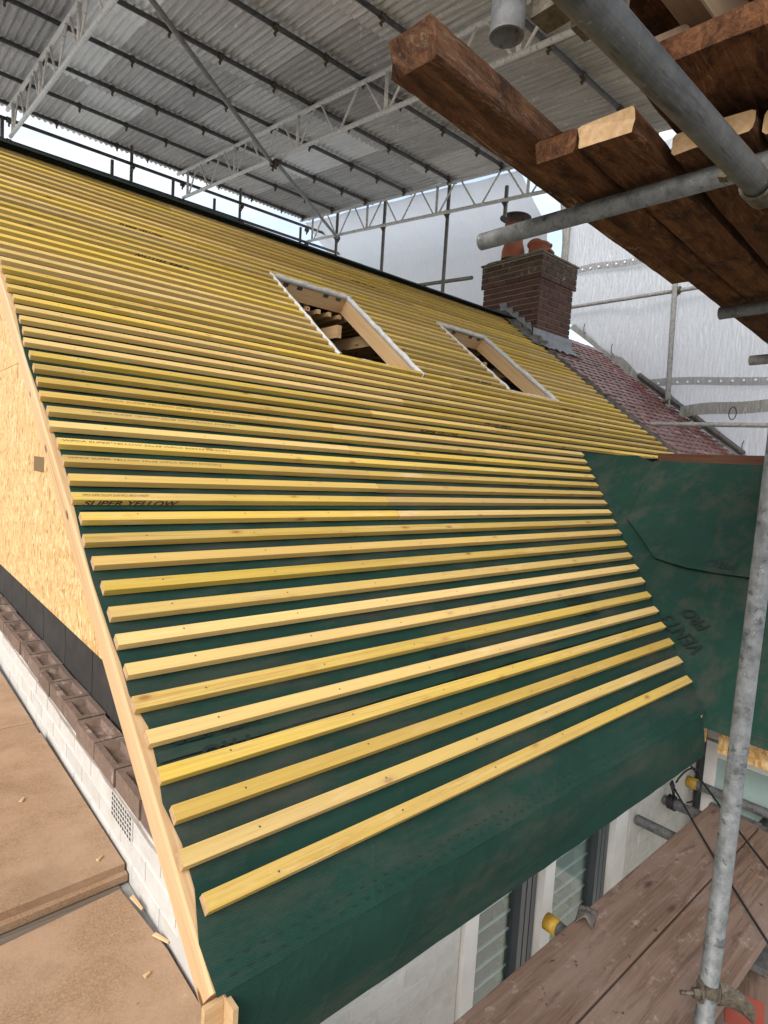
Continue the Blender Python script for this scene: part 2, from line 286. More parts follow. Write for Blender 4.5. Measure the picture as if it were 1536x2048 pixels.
# ------------------------------------------------------------------ mesh helpers
class MB:
    def __init__(s): s.v = []; s.f = []; s.mi = []
    def add(s, vs, fs, mi=0):
        o = len(s.v); s.v += [tuple(v) for v in vs]; s.f += [tuple(o+i for i in f) for f in fs]; s.mi += [mi]*len(fs); return s
    def box(s, x0, x1, y0, y1, z0, z1, mi=0, M=None):
        vs = [Vector((x, y, z)) for x in (x0, x1) for y in (y0, y1) for z in (z0, z1)]
        if M is not None: vs = [M @ v for v in vs]
        return s.add(vs, [(0, 1, 3, 2), (4, 6, 7, 5), (0, 4, 5, 1), (2, 3, 7, 6), (0, 2, 6, 4), (1, 5, 7, 3)], mi)
    def prof(s, pts, x0, x1, mi=0, emi=None, M=None, jit=0):
        """extrude a (y,z) polygon along x"""
        n = len(pts); vs = []
        for x in (x0, x1):
            for (y, z) in pts: vs.append(Vector((x, y, z)))
        if M is not None: vs = [M @ v for v in vs]
        o = len(s.v)
        s.add(vs, [(i, (i+1) % n, n+(i+1) % n, n+i) for i in range(n)], mi)
        e = mi if emi is None else emi
        s.f += [tuple(o+i for i in reversed(range(n))), tuple(o+n+i for i in range(n))]; s.mi += [e, e]; return s
    def plank(s, x0, x1, y0, y1, z0, z1, ch=.002, mi=0, emi=None, M=None):
        return s.prof([(y0+ch, z0), (y1-ch, z0), (y1, z0+ch), (y1, z1-ch), (y1-ch, z1), (y0+ch, z1), (y0, z1-ch), (y0, z0+ch)], x0, x1, mi, emi, M)
    def tube(s, p, q, r, n=12, wall=None, mi=0, capmi=None):
        p = Vector(p); q = Vector(q); d = (q-p).normalized(); a = d.orthogonal().normalized(); b = d.cross(a)
        cs = [(math.cos(2*math.pi*i/n), math.sin(2*math.pi*i/n)) for i in range(n)]
        vs = [c + (a*x+b*y)*r for c in (p, q) for x, y in cs]; o = len(s.v)
        s.add(vs, [(i, (i+1) % n, n+(i+1) % n, n+i) for i in range(n)], mi)
        if wall:
            ri = r-wall; dp = min(.12, (q-p).length*.48)
            for c, sg, base in ((p, 1, 0), (q, -1, n)):
                k = len(s.v); s.v += [tuple(c+(a*x+b*y)*ri) for x, y in cs] + [tuple(c+d*sg*dp+(a*x+b*y)*ri) for x, y in cs]
                for i in range(n):
                    j = (i+1) % n; s.f += [(o+base+i, o+base+j, k+j, k+i), (k+i, k+j, k+n+j, k+n+i)]; s.mi += [mi, mi]
                s.f.append(tuple(k+n+i for i in range(n))); s.mi.append(mi)
        else:
            s.f += [tuple(o+i for i in reversed(range(n))), tuple(o+n+i for i in range(n))]; s.mi += [mi, mi]
        return s
    def path(s, pts, r, n=8, mi=0):
        pts = [Vector(p) for p in pts]; o = len(s.v); pr = None
        for i, p in enumerate(pts):
            d = (pts[min(i+1, len(pts)-1)]-pts[max(i-1, 0)]).normalized()
            a = d.orthogonal().normalized() if pr is None else (pr-d*pr.dot(d)).normalized()
            pr = a; b = d.cross(a)
            s.v += [tuple(p+(a*math.cos(2*math.pi*k/n)+b*math.sin(2*math.pi*k/n))*r) for k in range(n)]
        for i in range(len(pts)-1):
            for k in range(n):
                j = (k+1) % n; s.f.append((o+i*n+k, o+i*n+j, o+(i+1)*n+j, o+(i+1)*n+k)); s.mi.append(mi)
        s.f += [tuple(o+k for k in reversed(range(n))), tuple(o+(len(pts)-1)*n+k for k in range(n))]; s.mi += [mi, mi]; return s
    def lathe(s, prof, c=(0, 0, 0), n=20, mi=0):
        o = len(s.v); c = Vector(c)
        for r, z in prof: s.v += [tuple(c+Vector((r*math.cos(2*math.pi*k/n), r*math.sin(2*math.pi*k/n), z))) for k in range(n)]
        for i in range(len(prof)-1):
            for k in range(n):
                j = (k+1) % n; s.f.append((o+i*n+k, o+i*n+j, o+(i+1)*n+j, o+(i+1)*n+k)); s.mi.append(mi)
        return s
    def grid(s, P, nu, nv, skip=None, mi=0):
        o = len(s.v)
        s.v += [tuple(P(i, j)) for i in range(nu+1) for j in range(nv+1)]
        for i in range(nu):
            for j in range(nv):
                if skip and skip(i, j): continue
                k = o+i*(nv+1)+j; s.f.append((k, k+nv+1, k+nv+2, k+1)); s.mi.append(mi)
        return s
    def mesh(s, name, mats, smooth=False):
        me = bpy.data.meshes.new(name); me.from_pydata(s.v, [], s.f)
        for m in (mats if isinstance(mats, (list, tuple)) else [mats]): me.materials.append(MAT[m])
        me.polygons.foreach_set('material_index', s.mi)
        if smooth: me.polygons.foreach_set('use_smooth', [True]*len(s.f))
        me.update(); return me
    def build(s, name, mats, parent=None, smooth=False, M=None):
        return link(name, s.mesh(name, mats, smooth), parent, M)
def link(name, data, parent=None, M=None):
    o = bpy.data.objects.new(name, data); COL.objects.link(o)
    if M is not None: o.matrix_world = M
    if parent is not None: o.parent = parent
    return o
def tag(o, label=None, cat=None, group=None, kind=None):
    for k, v in (('label', label), ('category', cat), ('group', group), ('kind', kind)):
        if v: o[k] = v
    return o
def thing(name, label, cat, group=None, loc=(0, 0, 0)):
    o = bpy.data.objects.new(name, None); o.empty_display_size = .1; COL.objects.link(o); o.location = loc
    return tag(o, label, cat, group)
def frame(o, x, y):
    x = Vector(x).normalized(); y = Vector(y); y = (y-x*y.dot(x)).normalized(); z = x.cross(y)
    M = Matrix((x, y, z)).transposed().to_4x4(); M.translation = Vector(o); return M
def solid(o, t, off=-1):
    md = o.modifiers.new('thickness', 'SOLIDIFY'); md.thickness = t; md.offset = off; return o
ORD = ['first', 'second', 'third', 'fourth', 'fifth', 'sixth', 'seventh', 'eighth', 'ninth', 'tenth', 'eleventh', 'twelfth', 'thirteenth', 'fourteenth', 'fifteenth', 'sixteenth']
TR = .0242
def text_mesh(s, size, shear=0, extr=0.0003, bold=0.0):
    cu = bpy.data.curves.new('lettering', 'FONT'); cu.body = s; cu.size = size; cu.shear = shear; cu.extrude = extr; cu.offset = bold; cu.align_x = 'LEFT'
    o = bpy.data.objects.new('lettering', cu); COL.objects.link(o)
    dg = bpy.context.evaluated_depsgraph_get(); me = bpy.data.meshes.new_from_object(o.evaluated_get(dg)); bpy.data.objects.remove(o); bpy.data.curves.remove(cu)
    return me

# roof frame: X along ridge, s up the slope, n out of the slope
TH = 0.640255; ct, st_ = math.cos(TH), math.sin(TH)
U = Vector((0, ct, st_)); NR = Vector((0, -st_, ct)); EX = Vector((1, 0, 0))
def RP(x, s, n=0): return Vector((x, 0, 0)) + U*s + NR*n
RIDGE = 5.04; YR = RIDGE*ct; ZR = RIDGE*st_; PARTY = 6.06
def valx(s): return 2.501 + .759*s          # batten ends along the valley
SKY = [(1.965, 2.745, 2.82, 4.06), (3.90, 4.66, 2.84, 4.07)]

# ------------------------------------------------------------------ ground
g = MB().grid(lambda i, j: (-400+i*40, -400+j*40, -3.4), 20, 20).build('ground', 'ground'); tag(g, kind='structure')

# ------------------------------------------------------------------ the house
H = thing('house', 'house with stripped roof covered in green membrane and rows of yellow battens', 'house')
# --- membrane, main slope, with skylight openings and the flap hanging over the eave
xs = sorted(set([round(-.0+i*.1, 3) for i in range(62)] + [a for q in SKY for a in q[:2]]))
ss = sorted(set([round(-.16+i*.1, 3) for i in range(53)] + [a for q in SKY for a in q[2:]]))
rnd = random.Random(3); sag = {}
def memb(x, s):
    k = (round(x, 3), round(s, 3))
    if k not in sag: sag[k] = rnd.uniform(-.0025, .0025) - .004*abs(math.sin(math.pi*x/.4))
    return sag[k]
mb = MB()
def inhole(x, s): return any(a-1e-6 < x < b+1e-6 and c-1e-6 < s < d+1e-6 for a, b, c, d in SKY)
idx = {}
for i, x in enumerate(xs):
    for j, s in enumerate(ss):
        xx = x
        if s < 1.95: xx = min(x, valx(s)+.12)
        if x < .01: xx = .004 + .010*math.sin(s*5.0) + (.012*math.sin(s*19) if s < .6 else 0)
        idx[i, j] = len(mb.v); mb.v.append(tuple(RP(xx, s, -.018+memb(x, s))))
for i in range(len(xs)-1):
    for j in range(len(ss)-1):
        cx, cs = (xs[i]+xs[i+1])/2, (ss[j]+ss[j+1])/2
        if inhole(cx, cs): continue
        if cs < 1.95 and xs[i] >= valx(ss[j])+.12 and xs[i] >= valx(ss[j+1])+.12: continue
        mb.f.append((idx[i, j], idx[i+1, j], idx[i+1, j+1], idx[i, j+1])); mb.mi.append(0)
memo = mb.build('roof_membrane', 'membrane', H, True); tag(memo, 'dark green breather membrane under the battens')
rf = random.Random(17); fz = [rf.uniform(-1, 1) for _ in range(60)]
def flapP(i, j):
    x = .012 + i*.0605; t = j/8
    base = RP(x, -.158+.001*fz[i], -.020)
    y = base.y - .014*min(1, t*3) - .012*t + .0015*fz[i]*t*(1-t)*2 + .005*math.sin(x*2.3+1)*t
    z = base.z - (.188+.003*math.sin(x*3.1))*t
    if i == 0: x += .008*math.sin(t*9)
    if i > 38: x = min(x, 2.372+.035*t)
    return (x, y, z)
fl = MB().grid(flapP, 40, 8).build('eave_flap', 'membrane', H, False); tag(fl, 'green membrane flap folded down over the eave')
for p_ in fl.data.polygons: p_.use_smooth = True
# stitched overlap dashes on the lowest strip
for s in (-.112, -.138):
    d = MB()
    for k in range(60):
        x = .03+k*.039
        if x > 2.35: break
        d.box(x, x+.013, s-.0009, s+.0009, 0, .0005)
    dd = tag(d.build('stitch_line', 'membrane_print', H, M=frame(RP(0, 0, -.0155), EX, U)), kind='stuff')
# --- lap edges of the membrane rolls
for s0 in (.335, 1.255, 2.165):
    x1 = valx(s0)+.05 if s0 < 1.9 else 5.9
    solid(MB().grid(lambda i, j: RP(.02+(x1-.02)*i/40, s0+.03*j/2+.002*math.sin(i*1.3), -.0165+.0012*(2-j)), 40, 2).build('membrane_lap', 'membrane', H, False), .001)
# --- battens
NAILS = [.19+.4*k for k in range(15)]
bat = {}; LETTERED = {13, 15, 16, 18, 19, 20, 22, 27, 29, 37, 42, 46}
def batten(k, x0, x1):
    straight = 0 if k in LETTERED else 1
    s = .1*k + random.uniform(-.0018, .0018)*straight
    n0 = random.uniform(-.001, .001)*straight
    w = .0385+random.uniform(-.001, .001)*straight; h = .0245
    mb = MB(); Lh = (x1-x0); segs = max(1, int(Lh/.8)); ch = .0007; prof = [(-ch, 0), (0, ch), (0, h-ch), (-ch, h), (-w+ch, h), (-w, h-ch), (-w, ch), (-w+ch, 0)]
    prof = [(y+w/2, z) for y, z in prof][::-1]
    n = len(prof); bow = [random.uniform(-.0016, .0016)*straight for _ in range(segs+1)]; bz = [random.uniform(-.0006, .0008)*straight for _ in range(segs+1)]
    for q in range(segs+1):
        for y, z in prof: mb.v.append((Lh*q/segs, y+bow[q], z+bz[q]))
    for q in range(segs):
        for i in range(n):
            j = (i+1) % n; mb.f.append((q*n+i, q*n+j, (q+1)*n+j, (q+1)*n+i)); mb.mi.append(0)
    mb.f += [tuple(range(n))[::-1], tuple(segs*n+i for i in range(n))]; mb.mi += [1, 1]
    if k < 34:
        for xn in NAILS:
            if x0+.03 < xn < x1-.03:
                q = random.uniform(-.004, .004); yy = random.uniform(-.008, .008)
                c = [(xn-x0+q+.0028*math.cos(a), yy+.0028*math.sin(a), h+.0012) for a in [i*math.pi/3 for i in range(6)]]
                o = len(mb.v); mb.v += c; mb.f.append(tuple(range(o, o+6))); mb.mi.append(2)
    M = frame(RP(x0, s, -.0155+n0), EX, U)
    o = mb.build('batten', ['batten_timber', 'end_grain', 'nail_steel'], H, M=M); bat.setdefault(k, []).append((x0, x1, o)); return o
for k in range(51):
    s = .1*k
    xl = random.uniform(-.006, .010) + (.018 if k == 0 else 0); 
    xr = valx(s)+random.uniform(-.004, .006) if k <= 19 else PARTY-.02+random.uniform(-.02, .05) - (.10 if s > 4.35 else 0)
    cuts = []
    for a, b, c, d in SKY:
        if c-.03 < s < d+.03: cuts.append((a-.012, b+.012 if s > c+.02 else a-.012))
    cuts = [(a, b) for a, b in cuts if b > a]
    segs = []; x = xl
    for a, b in cuts: segs.append((x, a)); x = b
    segs.append((x, xr))
    for a, b in segs:
        while b-a > 3.3:
            j = a+random.uniform(1.3, 2.7); j = round(j/.4)*.4+.19-.4
            if j-a < .5: j = a+1.6
            batten(k, a, j-.001); a = j+.001
        batten(k, a, b)
def on_batten(k, x):
    for a, b, o in bat[k]:
        if a-.01 <= x <= b: return o
def letter_front(k, x, length, flip=False, body='SUPER YELLOW'):
    o = on_batten(k, x)
    if o is None: return
    me = text_mesh(body, .030, .28, .0002, .0006)
    wd = max(v.co.x for v in me.vertices); sc = length/wd
    for v in me.vertices: v.co.x *= sc
    # keep only what falls on the narrow lower face
    bm = bmesh.new(); bm.from_mesh(me)
    hgt = .0245
    off = .004
    geom = bm.verts[:]+bm.edges[:]+bm.faces[:]
    lo, hi = (off, off+hgt-.003)
    bmesh.ops.bisect_plane(bm, geom=geom, plane_co=(0, lo, 0), plane_no=(0, -1, 0), clear_outer=True)
    geom = bm.verts[:]+bm.edges[:]+bm.faces[:]
    bmesh.ops.bisect_plane(bm, geom=geom, plane_co=(0, hi, 0), plane_no=(0, 1, 0), clear_outer=True)
    bm.to_mesh(me); bm.free(); me.materials.append(MAT['black_print'])
    M = frame(RP(x, .1*k-.0196, -.0148-(lo-.0015)), EX, NR)
    if flip: M = frame(RP(x+length, .1*k-.0196, -.0155+.0235+(lo)), -EX, -NR)
    q = link('lettering', me, None, M); q.parent = o; q.matrix_parent_inverse = o.matrix_world.inverted()
for a in ((13, .03, .325), (20, 2.12, .37), (42, .82, .31), (37, .80, .37, True), (22, 2.94, .33, True), (29, 3.31, .37, True), (46, 3.09, .31), (27, 4.57, .33)): letter_front(*a)
def letter_top(k, x, length):
    o = on_batten(k, x)
    if o is None: return
    me = text_mesh('WPCA SUPER YELLOW 25x38 WPCA BS5534 SWEDEN', .016, .2, .0001)
    wd = max(v.co.x for v in me.vertices); sc = length/wd
    for v in me.vertices: v.co.x *= sc
    me.materials.append(MAT['grey_print'])
    q = link('lettering', me, None, frame(RP(x, .1*k-.001, -.0155+.0249), EX, U)); q.parent = o; q.matrix_parent_inverse = o.matrix_world.inverted()
for k, x, l in ((19, .22, .70), (18, .16, .62), (16, .02, .66), (15, .02, .58), (13, .03, .22)): letter_top(k, x, l)
# --- ridge strip, back slope, rafters, joists
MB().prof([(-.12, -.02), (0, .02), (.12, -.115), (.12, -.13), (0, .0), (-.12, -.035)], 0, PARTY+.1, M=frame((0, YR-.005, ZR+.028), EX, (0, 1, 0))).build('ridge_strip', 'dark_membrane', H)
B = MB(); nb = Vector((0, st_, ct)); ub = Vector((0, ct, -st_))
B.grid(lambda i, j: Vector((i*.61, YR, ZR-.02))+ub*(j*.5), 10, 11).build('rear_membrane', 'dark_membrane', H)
for k in range(16):
    x = .17+.4*k
    if x > PARTY: break
    inter = [(c, d) for a, b, c, d in SKY if a-.02 < x < b+.02]
    parts = [(-.1, 5.0)] if not inter else [(-.1, inter[0][0]-.06), (inter[0][1]+.06, 5.0)]
    for s0, s1 in parts: MB().plank(s0, s1, -.0235, .0235, -.145, -.028).build('rafter', 'rafter_timber', H, M=frame(RP(x, 0, 0), U, -EX))
    MB().plank(.05, 5.3, -.0235, .0235, -.15, -.025).build('rafter', 'rafter_timber', H, M=frame((x, YR, ZR), ub, EX))
    MB().plank(-.86, .86, -.0235, .0235, 0, .11).build('ceiling_joist', 'pale_timber', H, M=frame((x+.05, YR, 2.14), (0, 1, 0), EX))
    MB().plank(-.62, .62, -.0235, .0235, 0, .09).build('ceiling_joist', 'pale_timber', H, M=frame((x+.25, YR, 2.36), (0, 1, 0), EX))
for k in range(24):
    x = 1.70+.115*k
    MB().plank(-.70, .70, -.019, .019, 0, .038).build('ceiling_batten', 'pale_timber', H, M=frame((x, YR, 2.275), (0, 1, 0), EX))
for x in (5.35, 5.55, 5.75, 5.9):
    MB().plank(-.6, 2.2, -.022, .022, 0, .09).build('stud', 'rafter_timber', H, M=frame((x, 3.6, 0), (0, 0, 1), EX))
MB().box(0.25, PARTY, .3, 7.8, -.25, -.2).build('loft_floor', 'interior_dark', H)
MB().box(PARTY+.05, PARTY+.25, .15, 7.9, -3.4, 0).add([(PARTY+.06, .1, 0), (PARTY+.06, 7.95, 0), (PARTY+.06, YR, ZR-.08)], [(0, 1, 2)]).build('party_wall', 'interior_dark', H)
# --- skylight upstands
for q, (a, b, c, d) in enumerate(SKY):
    t = .045; nh = -.005; nl = -.165
    W = link('skylight_frame', None, H); W.empty_display_size = .1
    tag(W, ['timber skylight upstand wrapped in white strips, the nearer opening', 'timber skylight upstand, the opening nearer the chimney'][q])
    MB().plank(a-.0, b+.0, d, d+t, nl, nh).build('head_board', 'rafter_timber', W, M=frame(RP(0, 0, 0), EX, U))
    MB().plank(c-t, d+t, -t, 0, nl, nh).build('side_board', 'pale_timber', W, M=frame(RP(b, 0, 0), U, -EX))
    MB().plank(c-t, d+t, 0, t, nl, nh-.03).build('side_board', 'pale_timber', W, M=frame(RP(a, 0, 0), U, -EX))
    MB().plank(a, b, c-t, c, nl, nh-.02).build('sill_board', 'rafter_timber', W, M=frame(RP(0, 0, 0), EX, U))
    # ragged white strips on the upstand edges
    def strip(p, dirv, side, Ls, wd, up_, seed, name='edge_strip'):
        rr = random.Random(seed); nseg = 22; me = MB(); dirv = Vector(dirv); side = Vector(side)
        for i in range(nseg+1):
            t_ = Ls*i/nseg; ww = wd*(1+rr.uniform(-.18, .22)); hz_ = rr.uniform(-.003, .006)
            me.v += [tuple(Vector(p)+dirv*t_-side*.006+NR*(-.030)), tuple(Vector(p)+dirv*t_-side*.004+NR*(up_+hz_)), tuple(Vector(p)+dirv*t_+side*ww+NR*(up_+hz_+rr.uniform(-.004, .004))), tuple(Vector(p)+dirv*t_+side*ww+NR*-.012)]
        for i in range(nseg):
            for z in range(3): me.f.append((i*4+z, i*4+z+1, i*4+z+5, i*4+z+4)); me.mi.append(0)
        return solid(me.build(name, 'white_fabric', W, True), .0015)
    strip(RP(b, c-.05, 0), U, EX, d-c+.09, .010, .010, 11+q)
    strip(RP(a+.0, d, 0), EX, U, b-a+.04, .008, .010, 12+q)
    strip(RP(a-.03, c+.0, 0), EX, -U, b-a+.06, .011, .003, 13+q)
    strip(RP(a, c, 0), U, -EX, d-c, .012, .012, 14+q)
    for z in (.10, .20, .40, .50):   # dark brackets on the head board
        MB().box(a+z*1.35, a+z*1.35+.05, d-.004, d-.0005, -.062, -.022).build('bracket', 'frame_dark', W, M=frame(RP(0, 0, 0), EX, U))
# --- verge timber and gable
VT = MB().plank(-.150, 5.02, -.030, .014, -.100, -.021, .006, 0, 1).build('verge_rafter', ['pale_timber', 'end_grain'], H, M=frame(RP(0, 0, 0), U, -EX).copy())
VT.matrix_world = frame(RP(0, 0, 0), U, NR.cross(U))
tag(VT, 'pale planed verge rafter along the gable edge')
XO = .195
MB().plank(.6, 5.0, -.022, .022, -.215, -.105, .003).build('gable_ladder_rafter', 'pale_timber', H, M=frame(RP(XO-.034, 0, 0), U, NR.cross(U)))
for s in (.35, 1.05, 1.75, 2.45, 3.15, 3.85, 4.55):
    MB().plank(.016, XO, -.02, .02, -.10, -.03).build('gable_ladder_rung', 'pale_timber', H, M=frame(RP(0, s, 0), EX, U))
def osb(z0, z1, name='gable_sheathing'):
    def yl(z): return max(.0, (z+.155/ct)/st_*ct*1.0) 
    me = MB(); t = .018
    zt = min(z1, ZR-.16)
    pts = [(yl(z0), z0), (2*YR-yl(z0), z0), (2*YR-yl(zt), zt), (yl(zt), zt)]
    vs = [(XO, y, z) for y, z in pts]+[(XO+t, y, z) for y, z in pts]
    me.add(vs, [(3, 2, 1, 0), (4, 5, 6, 7), (0, 1, 5, 4), (1, 2, 6, 5), (2, 3, 7, 6), (3, 0, 4, 7)])
    return me.build(name, 'strand_board', H)
osb(.106, 1.424); osb(1.427, 2.66); osb(2.663, 9)
MB().box(XO-.0015, XO-.0005, 2.40, 2.64, .80, .88).build('stamp', 'grey_print', H)
# blocks behind the ledge
for k in range(17):
    y = .18+.45*k
    MB().plank(y, y+.442, .209, .30, -.115, .103, .003).build('concrete_block', 'bitumen_block', H, M=frame((0, 0, 0), (0, 1, 0), -EX).copy())
for o in [o for o in H.children if o.name.startswith('concrete_block')]: o.matrix_world = Matrix(((0, -1, 0, .51), (1, 0, 0, 0), (0, 0, 1, 0), (0, 0, 0, 1)))
MB().box(.222, .30, .40, 7.7, -3.4, .09).build('inner_wall', 'mortar_dark', H)
# gable outer leaf: white painted bricks, raw frogged bricks on top
GW = MB().box(.1025, .205, -.02, 7.9, -3.4, -.172).build('gable_wall', 'painted_brick', H)
bl, bh, bd = .215, .065, .1025
pb = MB().plank(0, bl, 0, .02, 0, bh, .004).mesh('painted_brick', 'painted_brick')
for r_ in range(8):
    for k in range(16):
        y = .0+.225*k+(.1125 if r_ % 2 else 0)
        if y > 3.4 or (r_ == 0 and .55 < y+.1 < 1.0): continue
        link('brick', pb, GW, Matrix(((0, 1, 0, .100+random.uniform(0, .0015)), (1, 0, 0, y), (0, 0, 1, -.172-.010-.065-.075*r_), (0, 0, 0, 1))))
fb = MB()
def frogmesh():
    me = MB(); L_, D_, Hh = bl, bd, bh; f1 = .026; fd = .022; g1 = .050
    o = [(0, 0), (L_, 0), (L_, D_), (0, D_)]; i1 = [(f1, f1*.8), (L_-f1, f1*.8), (L_-f1, D_-f1*.8), (f1, D_-f1*.8)]; i2 = [(g1, g1*.62), (L_-g1, g1*.62), (L_-g1, D_-g1*.62), (g1, D_-g1*.62)]
    vs = [(x, y, 0) for x, y in o]+[(x, y, Hh) for x, y in o]+[(x, y, Hh) for x, y in i1]+[(x, y, Hh-fd) for x, y in i2]
    fs = [(3, 2, 1, 0)]+[(i, (i+1) % 4, 4+(i+1) % 4, 4+i) for i in range(4)]+[(4+i, 4+(i+1) % 4, 8+(i+1) % 4, 8+i) for i in range(4)]+[(8+i, 8+(i+1) % 4, 12+(i+1) % 4, 12+i) for i in range(4)]+[(12, 13, 14, 15)]
    return me.add(vs, fs).mesh('frogged_brick', 'raw_brick')
fm = frogmesh()
for k in range(17):
    M = Matrix.Translation((.100+random.uniform(-.004, .004), .18+.2255*k+random.uniform(-.004, .004), -.168)) @ Matrix.Rotation(random.uniform(-.02, .02), 4, 'Z') @ Matrix(((0, 1, 0, 0), (1, 0, 0, 0), (0, 0, 1, 0), (0, 0, 0, 1)))
    o = link('frogged_brick', fm, GW, M)
MB().grid(lambda i, j: (.094+.10*j/2+random.uniform(-.004, .004), .02+i*.1, -.1715+random.uniform(-.004, .004)-.006*(j == 0)), 36, 2).build('mortar_bed', 'mortar', GW)
# air brick
AB = MB(); y0, y1, z0, z1 = .675, .885, -.270, -.176
AB.box(.098, .112, y0, y1, z0, z1)
av = AB.build('air_brick', 'painted_brick', GW); hl = MB()
for i in range(9):
    for j in range(5): hl.box(.0965, .0985, y0+.010+i*.0215, y0+.022+i*.0215, z0+.008+j*.0168, z0+.017+j*.0168)
hl.build('air_hole', 'interior_dark', av)
# eave soffit pieces at the corner
MB().box(-.028, .0125, -.112, -.099, -.33, -.128).build('soffit_board', 'rafter_timber', H)
MB().box(.013, .024, -.150, -.100, -.30, -.122).build('fascia_board', 'rafter_timber', H)
MB().box(.03, 2.5, -.108, -.092, -.27, -.118).build('fascia_board', 'strand_board', H)
# --- front wall with windows
YW = .08
FWL = MB().box(.1, .990, YW+.003, YW+.24, -3.4, -.16).box(2.148, 2.96, YW+.003, YW+.24, -3.4, -.16).box(.99, 2.148, YW+.012, YW+.24, -3.4, -2.05).build('front_wall', 'painted_brick', H)
fbm = MB().plank(0, bl, 0, .02, 0, bh, .004).mesh('painted_brick', 'painted_brick')
for r_ in range(12):
    for k in range(14):
        x = -.05+.225*k+(.1125 if r_ % 2 else 0); z = -.44-.075*r_
        if x < .1 or x+bl > 2.95 or (x+bl > .99 and x < 2.15): continue
        link('brick', fbm, FWL, Matrix.Translation((x, YW+random.uniform(0, .0015), z)))
def window(x0, x1, dark, label):
    Wd = link('window', None, H); tag(Wd, label)
    zt, zb = -.30, -2.0
    MB().box(x0-.0, x0+.07, YW-.012, YW+.06, zb, zt).box(x0+.068, x1, YW-.010, YW+.058, zb, zb+.06).box(x0+.068, x1, YW-.010, YW+.058, zt-.06, zt).build('frame', 'frame_white', Wd)
    fr_ = MB()
    for t in (0, .042, .084): fr_.box(x1-dark+t, x1-dark+t+.028, YW+.002+t*.1, YW+.05, zb+.061, zt-.061)
    fr_.build('sliding_rail', 'frame_dark', Wd)
    MB().box(x0+.0705, x1-dark-.001, YW+.03, YW+.034, zb+.061, zt-.061).build('pane', 'window_glass', Wd)
    for k in range(20):
        z = zt-.12-k*.075
        MB().box(x0+.075, x1-.02, YW+.045, YW+.053, -.0025, .0025, M=Matrix.Translation((0, 0, z))).build('louvre_slat', 'louvre', Wd)
window(.997, 1.467, .13, 'white framed window with louvre blind, beside the painted brick pier')
window(1.469, 2.03, .13, 'white framed window with louvre blind and leaves behind the glass')
MB().box(2.031, 2.145, YW-.012, YW+.06, -2.05, -.3).build('window_post', 'frame_white', H)
MB().box(.6, 2.9, YW+.9, YW+.95, -3.3, -.25).build('room_wall', 'interior_dark', H)
# plant seen through the second window
P = thing('house_plant', 'leafy green plant behind the louvred window glass', 'plant', loc=(1.74, .27, -1.9))
rr = random.Random(5); lf = MB()
for k in range(330):
    p = Vector((rr.gauss(0, .10), rr.gauss(0, .035), .45+rr.random()*1.1)); d = Vector((rr.uniform(-1, 1), rr.uniform(-1, 1), rr.uniform(-.4, .9))).normalized()
    a_ = d.orthogonal().normalized(); l_ = rr.uniform(.05, .10); w_ = l_*.28
    lf.add([p, p+d*l_*.5+a_*w_, p+d*l_, p+d*l_*.5-a_*w_], [(0, 1, 2, 3)])
lf.build('foliage', 'leaf_green', P, M=Matrix.Translation(P.location) if False else None)
MB().tube((0, 0, .1), (.02, 0, 1.2), .012, 6).build('stem', 'dark_timber', P)
MB().lathe([(.0, 0), (.10, 0), (.13, .24), (.12, .24), (.11, .2), (0, .2)], n=16).build('pot', 'terracotta', P)
# --- projecting wing on the right: roof, wall, window
XW, PW = 2.56, .6670   # where its slope meets the main eave, its pitch
tw = math.tan(PW); WU = Vector((math.cos(PW), 0, math.sin(PW))); WN = Vector((-math.sin(PW), 0, math.cos(PW)))
XRG = 4.02
def wingP(i, j):
    x = 2.40+(XRG-2.40)*i/24; ymax = (x-2.501)/.759*ct+.09; y = -1.3+(ymax+1.3)*j/20
    n = -.010+.002*math.sin(x*9+y*3)+.002*math.sin(y*6.3+x*2)
    if -.15 < y < .98 and i >= 23: x -= .03*(i-22)
    return Vector((x, y, (x-XW)*tw))+WN*n
wm = MB().grid(wingP, 24, 20).build('wing_membrane', 'membrane', H, True); tag(wm, 'green membrane over the slope of the projecting wing')
def wflap(i, j):
    y = -1.3+i*(1.26)/16; t = j/5; return (2.407-.012*t+.006*math.sin(y*8)*t, y, (2.40-XW)*tw-.008-.03*t+.01*math.sin(y*3)*t)
MB().grid(wflap, 16, 5).build('wing_flap', 'membrane', H, True)
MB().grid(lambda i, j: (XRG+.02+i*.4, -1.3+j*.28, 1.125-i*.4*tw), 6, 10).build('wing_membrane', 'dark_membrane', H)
MB().plank(-1.3, .93, 0, .04, 0, .15, .003).build('ridge_board', 'dark_timber', H, M=frame((XRG+.03, 0, 1.015), (0, 1, 0), -EX))
# loose overlapping flap on the wing
fp = [(3.418, .83), (3.30, .68), (3.16, .506), (3.138, .40), (3.121, .302), (3.125, .13), (3.127, -.045), (3.11, -.5), (3.11, -1.2)]
tp = [(3.96, .93), (3.96, .80), (3.955, .66), (3.955, .5), (3.955, .35), (3.955, .15), (3.955, -.05), (3.955, -.5), (3.955, -1.2)]
def ovP(i, j):
    a_, b_ = fp[i], tp[i]; t = j/8; x = a_[0]*(1-t)+b_[0]*t; y = a_[1]*(1-t)+b_[1]*t
    return Vector((x, y, (x-XW)*tw))+WN*(.004+.013*(1-t)**8*(1+.5*math.sin(i*2.1)))
solid(MB().grid(ovP, 8, 8).build('membrane_overlap', 'membrane', H, False), .0015)
